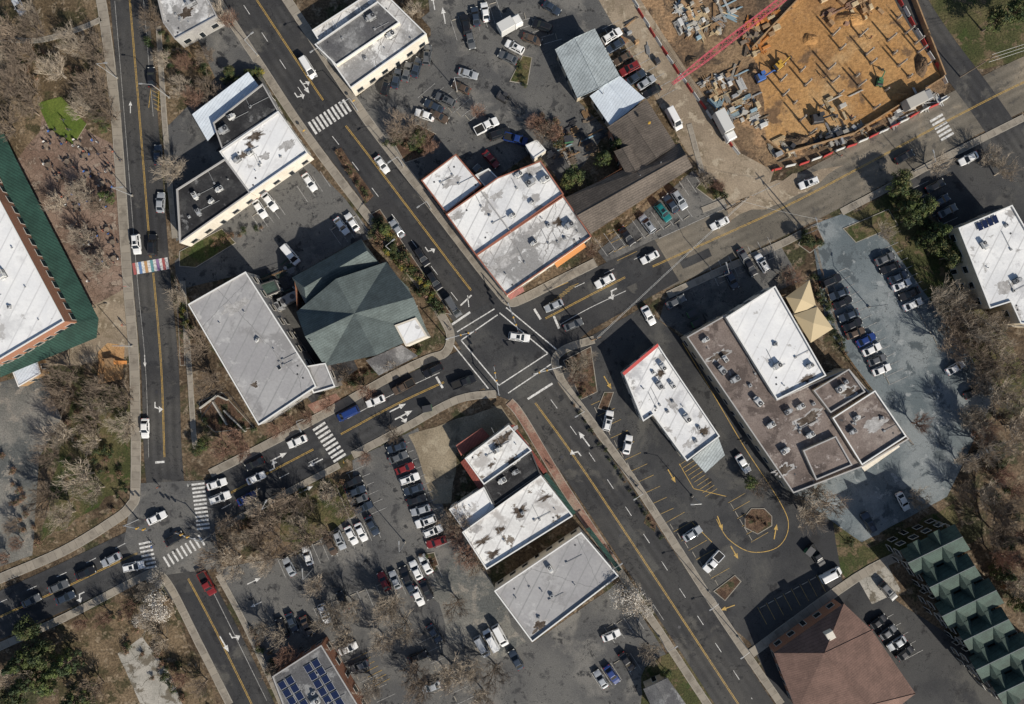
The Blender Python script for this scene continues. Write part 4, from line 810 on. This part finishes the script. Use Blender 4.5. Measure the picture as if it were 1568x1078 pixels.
for t in [(925,240,.8,'c'),(945,220,.7,'c'),(880,268,.9,'e'),(870,280,.6,'e'),(640,210,.7,'e'),(605,205,.6,'b'),(658,225,.6,'r'),(820,190,.7,'r'),(835,200,.7,'b'),(850,205,.6,'r'),(730,170,.5,'r'),(365,125,.5,'e'),(350,110,.5,'e'),(380,112,.45,'e'),(310,130,.8,'b'),(1085,272,.6,'b'),(1100,285,.5,'r'),(885,565,.8,'b'),(880,580,.6,'r'),(898,550,.7,'b'),(590,350,.5,'e'),(600,380,.45,'e'),(605,20,.6,'e'),(630,10,.6,'b'),(330,20,.7,'b'),(350,30,.6,'r'),(905,385,.5,'r'),(912,375,.5,'b'),(560,700,.5,'r'),(600,670,.6,'b'),(1540,880,.8,'c'),(1300,830,.5,'e'),(150,180,.6,'e'),(160,195,.5,'e'),(1020,1030,.5,'e'),(40,20,.8,'b'),(160,300,.6,'c'),(310,680,.6,'e'),(300,690,.5,'e'),(525,575,.7,'b'),(560,600,.6,'r'),(600,560,.6,'b'),(470,640,.6,'r'),(440,650,.6,'r'),(500,620,.6,'r'),(420,660,.6,'r')]:
    tree(*t)
def hedge(a,c,n,k,s0,s1,sp=4):
    for i in range(n):
        t=i/max(1,n-1);tree(a[0]+(c[0]-a[0])*t+R.uniform(-sp,sp),a[1]+(c[1]-a[1])*t+R.uniform(-sp,sp),R.uniform(s0,s1),R.choice(k))
hedge((575,340),(678,478),34,'oyggd',1.1,1.9,5);hedge((570,360),(650,440),16,'oyd',1.1,1.7,6);hedge((278,465),(292,510),8,'yyo',1.0,1.6);hedge((355,128),(400,112),10,'yyo',1,1.6,5)
hedge((515,232),(562,305),12,'ddo',.7,1.1,3);hedge((400,350),(330,372),8,'dgo',.8,1.2);hedge((310,640),(385,655),10,'dog',.8,1.2,6);hedge((520,590),(640,535),20,'dog',.9,1.5,6)
hedge((600,215),(655,230),12,'dog',.9,1.4,8);hedge((1230,360),(1250,375),8,'gog',1,1.5,6);hedge((795,95),(803,128),5,'o',.6,1);hedge((1245,420),(1290,540),16,'dog',.8,1.4,4);hedge((880,550),(895,605),12,'dgd',.7,1.2,7)
hedge((880,620),(1010,820),18,'do',.5,.8,2);hedge((650,850),(668,868),5,'dog',.8,1.2,4);hedge((1370,290),(1465,400),24,'ggo',1.2,2,8);hedge((345,820),(520,745),30,'dog',.8,1.6,16)
hedge((240,60),(330,150),24,'dogd',.8,1.7,20);hedge((110,600),(180,760),30,'dod',.7,1.5,22);hedge((0,700),(60,820),14,'dd',.8,1.5,14);hedge((1500,620),(1560,900),34,'dod',1,2,22);hedge((1145,790),(1172,803),6,'dd',.6,.9,4)
hedge((190,960),(300,1060),22,'dodd',.8,1.6,26);hedge((820,180),(870,225),16,'ddo',1,1.8,12);hedge((1080,270),(1105,300),8,'ddo',.8,1.3,6);hedge((20,60),(130,120),18,'do',.8,1.4,30);hedge((390,970),(420,1020),8,'ddo',1,1.6,8)
# ---------------------------------------------------------------- construction site
def barrier(c1):
    b=MB();b.add([(-1.2,-.3,0),(1.2,-.3,0),(1.2,.3,0),(-1.2,.3,0),(-1.2,-.12,.45),(1.2,-.12,.45),(1.2,.12,.45),(-1.2,.12,.45),(-1.2,-.09,.95),(1.2,-.09,.95),(1.2,.09,.95),(-1.2,.09,.95)],
      [(0,1,5,4),(1,2,6,5),(2,3,7,6),(3,0,4,7),(4,5,9,8),(5,6,10,9),(6,7,11,10),(7,4,8,11),(8,9,10,11)],c1);return b.mesh('jersey_barrier')
BA=[barrier('col_red'),barrier('unit_white')]
cnt=0
for pl in [[(968,0),(1030,100),(1132,238)],[(1178,262),(1240,247),(1330,212),(1452,150)],[(1372,-5),(1410,60),(1450,130)],[(1186,268),(1200,262)]]:
    for i in range(len(pl)-1):
        a=Vector(WW(pl[i]));c=Vector(WW(pl[i+1]));L=(c-a).length;n=int(L/2.5)
        for j in range(n):
            q=a.lerp(c,(j+.5)/n);cnt+=1
            inst('jersey_barrier',BA[cnt%2],q.x+R.uniform(-.15,.15),q.y+R.uniform(-.15,.15),.06,math.atan2((c-a).y,(c-a).x)+R.uniform(-.1,.1),(.95,.8,.9))
b=MB();RC=random.Random(11)
for i in range(8):
    for j in range(7):
        x=1180+i*31+j*11+RC.uniform(-5,5);y=105-i*16+j*19+RC.uniform(-5,5)
        if not pin(x,y,[(1180,70),(1240,-10),(1385,-10),(1432,115),(1300,195),(1200,225),(1180,205)]):continue
        if RC.random()<.3: continue
        X,Y=W(x,y);h=RC.choice([1.5,2.5,3.5]);b.box(X,Y,.04,.8,.8,.12,.45,'site_mud');b.box(X,Y,.16,.34,.34,h,.45,'unit_pale')
        for u in(-.12,.12):
            for v in(-.12,.12): b.tube((X+u,Y+v,h),(X+u,Y+v,h+1.3),.025,.025,3,'bark_red')
b.obj('concrete_column_stubs')
b=MB()
for a,c,h in [((1172,215),(1200,236),1),((1200,236),(1305,206),1.2),((1305,206),(1442,120),1.2),((1392,-10),(1442,118),1.5),((1150,75),(1235,-15),1)]:
    a2=Vector(WW(a));c2=Vector(WW(c));m_=(a2+c2)/2;b.box(m_.x,m_.y,.05,(c2-a2).length,.3,h,math.atan2((c2-a2).y,(c2-a2).x),'wood')
b.obj('shoring_wall')
def heap(x,y,rx,ry,h,mat):
    X,Y=W(x,y);b=MB();n=22;rg=7;vs=[]
    for i in range(rg):
        t=i/rg
        for k in range(n):
            a=6.283*k/n;q=1+.35*mnoise.noise(Vector((math.cos(a)*1.3+x,math.sin(a)*1.3,y)))
            vs.append((X+math.cos(a)*rx*S*(1-t)*q,Y+math.sin(a)*ry*S*(1-t)*q,.03+h*math.sin(t*1.57)*(1+.3*mnoise.noise(Vector((a*2,t*4,x))))))
    vs.append((X,Y,h));f=[(i*n+k,i*n+(k+1)%n,(i+1)*n+(k+1)%n,(i+1)*n+k) for i in range(rg-1) for k in range(n)]+[((rg-1)*n+k,(rg-1)*n+(k+1)%n,rg*n) for k in range(n)]
    b.add(vs,f,mat);b.obj('soil_heap')
for t in [(1220,215,20,10,1.3,'site_mud'),(1300,30,24,12,1.2,'site_earth'),(1380,150,16,8,1,'site_earth'),(1155,110,10,14,1,'site_mud'),(1240,60,14,10,.8,'site_earth'),(1410,100,10,18,1.2,'site_mud'),(1060,95,12,10,1,'site_mud')]: heap(*t)
def pile(name,area_,n,mats,seed,big=1):
    r=random.Random(seed);b=MB();k=0
    for t in range(n*20):
        if k>=n:break
        x=r.uniform(min(q[0] for q in area_),max(q[0] for q in area_));y=r.uniform(min(q[1] for q in area_),max(q[1] for q in area_))
        if not pin(x,y,area_):continue
        k+=1;X,Y=W(x,y);m_=r.choice(mats);a=r.choice([.45,.45+1.57,.45,r.uniform(0,3)])
        ty=r.random();z=.06
        if ty<.4:
            for j in range(r.randint(3,7)): b.box(X-math.sin(a)*.24*j,Y+math.cos(a)*.24*j,z+.01*j,r.uniform(1.6,4)*big,.13,.15+.04*j,a,m_)
        elif ty<.75: b.box(X,Y,z,r.uniform(.7,2.0)*big,r.uniform(.5,1.2)*big,r.uniform(.3,1.2),a,m_,.04)
        else:
            for j in range(3): b.tube((X+.2*j,Y,z+.2),(X+.2*j+math.cos(a)*3.4,Y+math.sin(a)*3.4,z+.25),.07,.07,5,m_)
    return b.obj(name)
MP=['unit_white','unit_pale','wood_pale','unit_pale','wood','concrete_slab','unit_grey','tarp']
pile('building_materials_stack',[(1075,125),(1120,105),(1150,140),(1175,200),(1130,190),(1090,160)],70,MP,1,.9)
pile('building_materials_stack',[(1030,10),(1100,0),(1140,20),(1090,60),(1040,60)],60,MP,2,.9)
pile('formwork_stack',[(1130,40),(1200,20),(1170,80),(1140,90)],36,['wood_pale','wood','bark','col_orange'],3)
pile('debris_pile',[(1180,222),(1260,205),(1330,190),(1330,205),(1190,250)],46,['wood_pale','unit_grey','concrete_slab','wood','metal_dark'],4,.9)
pile('timber_stack',[(1260,150),(1300,145),(1310,190),(1265,190)],8,['wood_pale','unit_pale'],5)
pile('timber_stack',[(1260,0),(1360,0),(1350,30),(1250,40)],18,['wood_pale','wood','bark_red'],6)
pile('storage_clutter',[(950,30),(1010,90),(1020,110),(960,60)],8,['unit_grey','metal_dark','wood'],7)
pile('storage_clutter',[(395,425),(440,400),(470,450),(430,480)],26,['unit_grey','metal_dark','roof_green_dark'],8,.7)
pile('storage_clutter',[(850,200),(900,170),(930,220),(880,260),(840,240)],34,['bark','wood','unit_pale','metal_dark','tarp'],9,.6)
pile('site_equipment',[(1360,175),(1440,135),(1445,150),(1370,190)],18,['unit_grey','unit_pale','unit_white'],10,.8)
def excavator(x,y,deg,col='machine_yellow',s=1):
    b=MB()
    for yy in(-1.1,1.1): b.box(0,yy,0,3.6,.6,.8,0,'rubber',.15)
    b.box(-.2,0,.8,3,2.5,.9,0,col,.15);b.box(.6,.65,1.7,1.3,1.0,1.0,0,'glass',.1);b.box(.6,.65,2.7,1.35,1.05,.1,0,col);b.box(-1.4,0,1.6,.8,2.2,.5,0,'metal_dark',.1)
    b.tube((1.1,-.3,1.4),(3.6,-.3,3.4),.28,.22,6,col,True);b.tube((3.6,-.3,3.4),(5.2,-.3,1.2),.2,.16,6,col,True);b.box(5.3,-.3,.5,.8,.9,.8,0,'metal_dark',.1)
    o=b.obj('excavator');X,Y=W(x,y);o.location=(X,Y,.06);o.rotation_euler=(0,0,math.radians(deg));o.scale=(s,)*3
excavator(1190,103,40,s=.65);excavator(1345,127,80,'col_green',.55);excavator(1250,183,10,'metal_dark',.8);excavator(770,150,-30,'metal_dark',.7);excavator(1163,120,25,'col_blue',.7)
e=empty('crawler_crane',*W(1262,-46));b=MB();bx,by=W(1262,-46)
for yy in(-2.4,2.4): b.box(bx,by+yy,.05,7,1,1.2,0,'rubber',.2)
b.box(bx+1,by,1.3,7,3.4,2.2,.6,'crane_red',.2);b.obj('crane_body',e)
b=MB();h=30;tx,ty=W(1030,128,h);p0=Vector((bx,by,3));p1=Vector((tx,ty,h));d=(p1-p0).normalized();sd=d.cross(Vector((0,0,1))).normalized();up=sd.cross(d)
N=30
def corner(t,i):
    w=.58*min(1,(1-t)*4+.3,t*6+.4);return p0.lerp(p1,t)+sd*w*(1 if i in(0,1) else -1)+up*w*(1 if i in(0,3) else -1)
for k in range(N):
    for i in range(4):
        b.tube(corner(k/N,i),corner((k+1)/N,i),.08,.08,4,'crane_red');b.tube(corner(k/N,i),corner((k+1)/N,(i+1)%4),.045,.045,3,'crane_red');b.tube(corner(k/N,i),corner(k/N,(i+1)%4),.045,.045,3,'crane_red')
b.tube(p1,(p1.x,p1.y,8),.03,.03,3,'metal_dark');b.box(p1.x,p1.y,7.4,.5,.4,.8,0,'machine_yellow',.05);b.obj('lattice_boom',e)
# ---------------------------------------------------------------- street furniture
def lamp(x,y,deg):
    b=MB();b.tube((0,0,0),(0,0,8),.11,.07,8,'metal');b.tube((0,0,7.9),(2,0,8.4),.05,.04,6,'metal');b.box(2.2,0,8.32,.8,.3,.14,0,'unit_grey',.03);b.box(0,0,0,.45,.45,.3,0,'kerb')
    o=b.obj('street_lamp');X,Y=W(x,y);o.location=(X,Y,.16);o.rotation_euler=(0,0,math.radians(deg))
for t in [(395,85,35),(505,95,215),(548,170,215),(618,255,215),(660,320,215),(600,385,35),(890,625,210),(975,745,210),(1085,905,210),(930,855,35),(1010,975,35),(203,530,0),(203,300,0),(180,120,0),(260,150,180),(420,768,60),(470,640,-60),(1100,425,110),(1230,360,110),(1400,262,110),(1130,975,210),(700,140,0),(1060,760,180),(1330,470,90),(480,870,90),(620,830,90)]: lamp(*t)
def signal(x,y,deg,L=7):
    b=MB();b.tube((0,0,0),(0,0,6.2),.16,.12,8,'metal');b.tube((0,0,5.9),(L,0,6.3),.1,.06,6,'metal')
    for k in(.5,.75,.97):
        b.box(L*k,0,5.5,.35,.35,1.0,0,'machine_yellow' if k<.9 else 'metal_dark',.04)
        for j,c in enumerate(['col_green','col_orange','col_red']): b.tube((L*k,-.2,5.65+.3*j),(L*k,-.24,5.65+.3*j),.1,.1,8,c,True)
    o=b.obj('traffic_signal');X,Y=W(x,y);o.location=(X,Y,.16);o.rotation_euler=(0,0,math.radians(deg))
for t in [(686,520,15),(778,466,-70),(858,560,195),(765,604,100),(212,795,-10,6),(325,818,160,6)]: signal(*t)
def sign(x,y,deg,c):
    b=MB();b.tube((0,0,0),(0,0,2.4),.04,.04,6,'metal');b.tube((-.02,0,2.2),(.02,0,2.2),.36,.36,8,c,True);o=b.obj('traffic_sign');X,Y=W(x,y);o.location=(X,Y,.16);o.rotation_euler=(0,0,math.radians(deg))
for t in [(200,440,90,'col_red'),(470,205,125,'machine_yellow'),(545,160,-55,'machine_yellow'),(530,705,20,'machine_yellow'),(295,740,20,'unit_white'),(905,600,60,'col_orange'),(640,470,120,'unit_white'),(1180,265,20,'col_orange')]: sign(*t)
def pole(x,y,h=11):
    X,Y=W(x,y);b=MB();b.tube((X,Y,0),(X,Y,h),.17,.12,8,'bark');b.box(X,Y,h-1,2.2,.14,.14,.4,'wood');b.obj('utility_pole');return Vector((X,Y,h-.8))
def wires(ps,r=.03,offs=(-.9,0,.9)):
    b=MB()
    for a,c in zip(ps,ps[1:]):
        for o in offs:
            pr=None
            for k in range(13):
                t=k/12;q=a.lerp(c,t)+Vector((o*.4,o*.9,-4*t*(1-t)*.8))
                if pr is not None:b.tube(pr,q,r,r,3,'unit_white')
                pr=q
    b.obj('overhead_cable')
wires([pole(1122,318),pole(905,520)],.04,(-.3,.3));wires([pole(1470,118),pole(1640,60)]);wires([pole(1230,350),pole(1112,322)],.03,(0,))
def fence(pts,h=1.8,mat='metal_dark',name='fence'):
    b=MB();w=[WW(p) for p in pts]
    for a,c in zip(w,w[1:]):
        a=Vector(a);c=Vector(c);L=(c-a).length;n=max(1,int(L/2.5))
        for i in range(n+1):
            q=a.lerp(c,i/n);b.tube((q.x,q.y,0),(q.x,q.y,h),.05,.05,5,mat)
        for z in(.3,h*.55,h-.08): b.tube((a.x,a.y,z),(c.x,c.y,z),.035,.035,4,mat)
    b.obj(name)
fence([(1000,50),(1055,130),(1115,220)]);fence([(1240,345),(1262,440),(1290,540),(1395,680)],1.2,'wood');fence([(310,640),(335,605),(350,600),(392,655)],1.2);fence([(268,50),(300,90)],1.5,'wood');fence([(400,430),(440,415)],2,'wood')
slabw=MB()
for a,c in [((308,625),(335,605)),((335,605),(350,612)),((345,628),(378,660)),((328,615),(350,650))]:
    a2=Vector(WW(a));c2=Vector(WW(c));m_=(a2+c2)/2;slabw.box(m_.x,m_.y,0,(c2-a2).length,.3,1.1,math.atan2((c2-a2).y,(c2-a2).x),'unit_pale')
slabw.obj('retaining_wall')
def table():
    b=MB();b.tube((0,0,.7),(0,0,.76),.6,.6,14,'bark',True);b.tube((0,0,0),(0,0,.7),.07,.07,6,'metal_dark')
    for i in range(4):
        a=i*1.571;x,y=math.cos(a)*1.0,math.sin(a)*1.0;b.box(x,y,.4,.42,.42,.05,a,'metal_dark');b.box(x*1.2,y*1.2,.45,.05,.4,.4,a,'metal_dark')
        for u in(-.15,.15): b.tube((x+u,y+u,0),(x+u,y+u,.4),.02,.02,4,'metal_dark')
    return b.mesh('patio_table')
TB=table()
def person_mesh(pose,shirt):
    J={};E=[]
    def j(n,p,r,par=None):
        J[n]=(p,r)
        if par:E.append((par,n))
    sit=pose=='sit';st=.28 if pose=='walk' else .06
    pz=.55 if sit else .95
    j('pel',(0,0,pz),.15);j('wst',(0,0,pz+.18),.13,'pel');j('chs',(.01,0,pz+.4),.16,'wst');j('nk',(.01,0,pz+.55),.06,'chs');j('hd0',(.02,0,pz+.63),.075,'nk');j('hd1',(.03,0,pz+.74),.1,'hd0');j('hd2',(.02,0,pz+.83),.07,'hd1')
    for s,k in((1,'L'),(-1,'R')):
        sw=s*st
        j('sh'+k,(0,s*.19,pz+.47),.06,'chs')
        if sit: j('el'+k,(.12,s*.24,pz+.2),.045,'sh'+k);j('wr'+k,(.36,s*.16,pz+.22),.03,'el'+k);j('ha'+k,(.44,s*.14,pz+.22),.035,'wr'+k)
        else: j('el'+k,(-sw*.5,s*.25,pz+.18),.045,'sh'+k);j('wr'+k,(-sw*.7+.08,s*.25,pz-.06),.03,'el'+k);j('ha'+k,(-sw*.8+.1,s*.25,pz-.15),.035,'wr'+k)
        j('hp'+k,(0,s*.09,pz-.04),.1,'pel')
        if sit: j('kn'+k,(.44,s*.12,pz-.03),.07,'hp'+k);j('an'+k,(.46,s*.12,.1),.045,'kn'+k);j('ft'+k,(.62,s*.12,.05),.04,'an'+k)
        else: j('kn'+k,(sw*.6+.03,s*.1,.5),.07,'hp'+k);j('an'+k,(sw*1.1-.03,s*.1,.1),.045,'kn'+k);j('ft'+k,(sw*1.1+.13,s*.1,.05),.04,'an'+k)
    names=list(J);me=bpy.data.meshes.new('p');me.from_pydata([J[n][0] for n in names],[(names.index(a),names.index(c)) for a,c in E],[]);o=bpy.data.objects.new('p',me);COL.objects.link(o)
    m=o.modifiers.new('k','SKIN');sv=me.skin_vertices[0].data
    for i,n in enumerate(names): sv[i].radius=(J[n][1],)*2;sv[i].use_root=(i==0)
    m2=o.modifiers.new('s','SUBSURF');m2.levels=1
    dg=bpy.context.evaluated_depsgraph_get();m3=bpy.data.meshes.new_from_object(o.evaluated_get(dg));bpy.data.objects.remove(o)
    vs=[tuple(v.co) for v in m3.vertices];b=MB()
    for p in m3.polygons:
        c=p.center;f=tuple(p.vertices)
        if c.z>pz+.58: mt='hair' if (c.z>pz+.8 or c.x<0) else 'skin'
        elif abs(c.y)>.11 and ((sit and c.x>.3 and c.z>pz+.1) or (not sit and c.z<pz-.02 and abs(c.y)>.2)): mt='skin'
        elif c.z<.1: mt='shoe'
        elif c.z<pz+.06 and not(abs(c.y)>.2 and not sit): mt='trousers'
        else: mt=shirt
        b.f.append(f);b.m.append(b.mi(mt))
    b.v=vs
    for k in 'LR':
        h=Vector(J['ha'+k][0]);w_=Vector(J['wr'+k][0]);d=(h-w_).normalized();sd=d.cross(Vector((1,0,.2))).normalized() if not sit else d.cross(Vector((0,0,1))).normalized()
        for i in range(4): b.tube(h+sd*(.022*(i-1.5)),h+sd*(.026*(i-1.5))+d*(.085-.01*abs(i-1.2)),.009,.007,4,'skin',True)
        b.tube(h+sd*.03,h+sd*.06+d*.04,.01,.008,4,'skin',True)
    b.tube((.12,0,pz+.73),(.15,0,pz+.71),.015,.012,4,'skin',True)
    for y in(-.1,.1): b.tube((.03,y,pz+.74),(.02,y*1.15,pz+.76),.02,.015,5,'skin',True)
    r_=b.mesh('person_'+pose)
    for p in r_.polygons:p.use_smooth=True
    return r_
SH=('unit_white','col_blue','coping_red','metal_dark')
PM={(p,c):person_mesh(p,c) for p in('stand','walk','sit') for c in SH}
PA=[(80,180),(170,250),(180,400),(130,400),(70,240)]
tp=[]
for t in range(400):
    x=R.uniform(60,185);y=R.uniform(180,430)
    if pin(x,y,PA) and all((x-a)**2+(y-c)**2>19**2 for a,c in tp): tp.append((x,y))
    if len(tp)>=22:break
for x,y in tp:
    X,Y=W(x,y);a=R.uniform(0,1.5);inst('patio_table',TB,X,Y,.02,a)
    for i in range(4):
        if R.random()<.5:
            q=a+i*1.571;inst('seated_person',PM[('sit',R.choice(SH))],X+math.cos(q)*1.05,Y+math.sin(q)*1.05,-.05,q+math.pi)
for i in range(40):
    x=R.uniform(70,195);y=R.uniform(190,520)
    if pin(x,y,[(80,170),(190,240),(200,520),(150,520),(150,470),(80,250)]): X,Y=W(x,y);inst('person',PM[(R.choice(['stand','walk']),R.choice(SH))],X,Y,.03,R.uniform(0,6.28))
for x,y,z in [(690,505,.16),(772,460,.16),(236,835,.08),(245,745,.08),(905,610,.05),(1200,100,.05),(1260,120,.05),(1330,60,.05),(1300,180,.05),(100,185,.12),(108,200,.12),(975,742,.16),(845,715,.16),(1285,240,.08)]:
    X,Y=W(x,y);inst('pedestrian',PM[('walk',R.choice(SH))],X,Y,z,R.uniform(0,6.28))
b=MB();X,Y=W(172,555);b.box(X,Y,1.2,2,2,.15,.2,'wood')
for u in(-1,1):
    for v in(-1,1): b.tube((X+u*.9,Y+v*.9,0),(X+u*.9,Y+v*.9,2.6),.07,.07,6,'wood')
b.add([(X+1,Y-.4,1.3),(X+3.4,Y-.4,.1),(X+3.4,Y+.4,.1),(X+1,Y+.4,1.3)],[(0,1,2,3)],'col_orange');b.obj('playground_slide')
for x,y,a in [(405,445,.4),(1237,842,.9),(870,215,.2),(1058,480,.5),(1065,495,.5),(655,625,.2)]:
    b=MB();b.box(0,0,.1,2,1.4,1.3,0,'col_green');b.box(0,0,1.42,2.1,1.5,.08,0,'metal_dark');o=b.obj('dumpster');X,Y=W(x,y);o.location=(X,Y,.05);o.rotation_euler=(0,0,a)
# ---------------------------------------------------------------- light & camera
el=math.radians(33);sx,sy=.65,-.76;l=math.hypot(sx,sy);sx/=l;sy/=l
sun=bpy.data.lights.new('sun','SUN');sun.energy=5.0;sun.angle=math.radians(.5);sun.color=(1,.93,.82)
so=bpy.data.objects.new('sun',sun);COL.objects.link(so)
so.rotation_euler=Vector((-sx*math.cos(el),-sy*math.cos(el),-math.sin(el))).to_track_quat('-Z','Y').to_euler()
w=bpy.data.worlds.new('World');sc.world=w;w.use_nodes=True;nt=w.node_tree;bg=nt.nodes['Background']
sk=nt.nodes.new('ShaderNodeTexSky');sk.sky_type='NISHITA';sk.sun_disc=False;sk.sun_elevation=el;sk.sun_rotation=math.atan2(sx,sy)
nt.links.new(sk.outputs[0],bg.inputs[0]);bg.inputs[1].default_value=.08
cam=bpy.data.cameras.new('camera');co=bpy.data.objects.new('camera',cam);COL.objects.link(co);co.location=(0,0,CAMH)
cam.sensor_width=36;cam.lens=36*CAMH/(1568*S);cam.clip_end=2000;sc.camera=co
sc.view_settings.view_transform='Standard';sc.view_settings.look='None';sc.view_settings.exposure=0
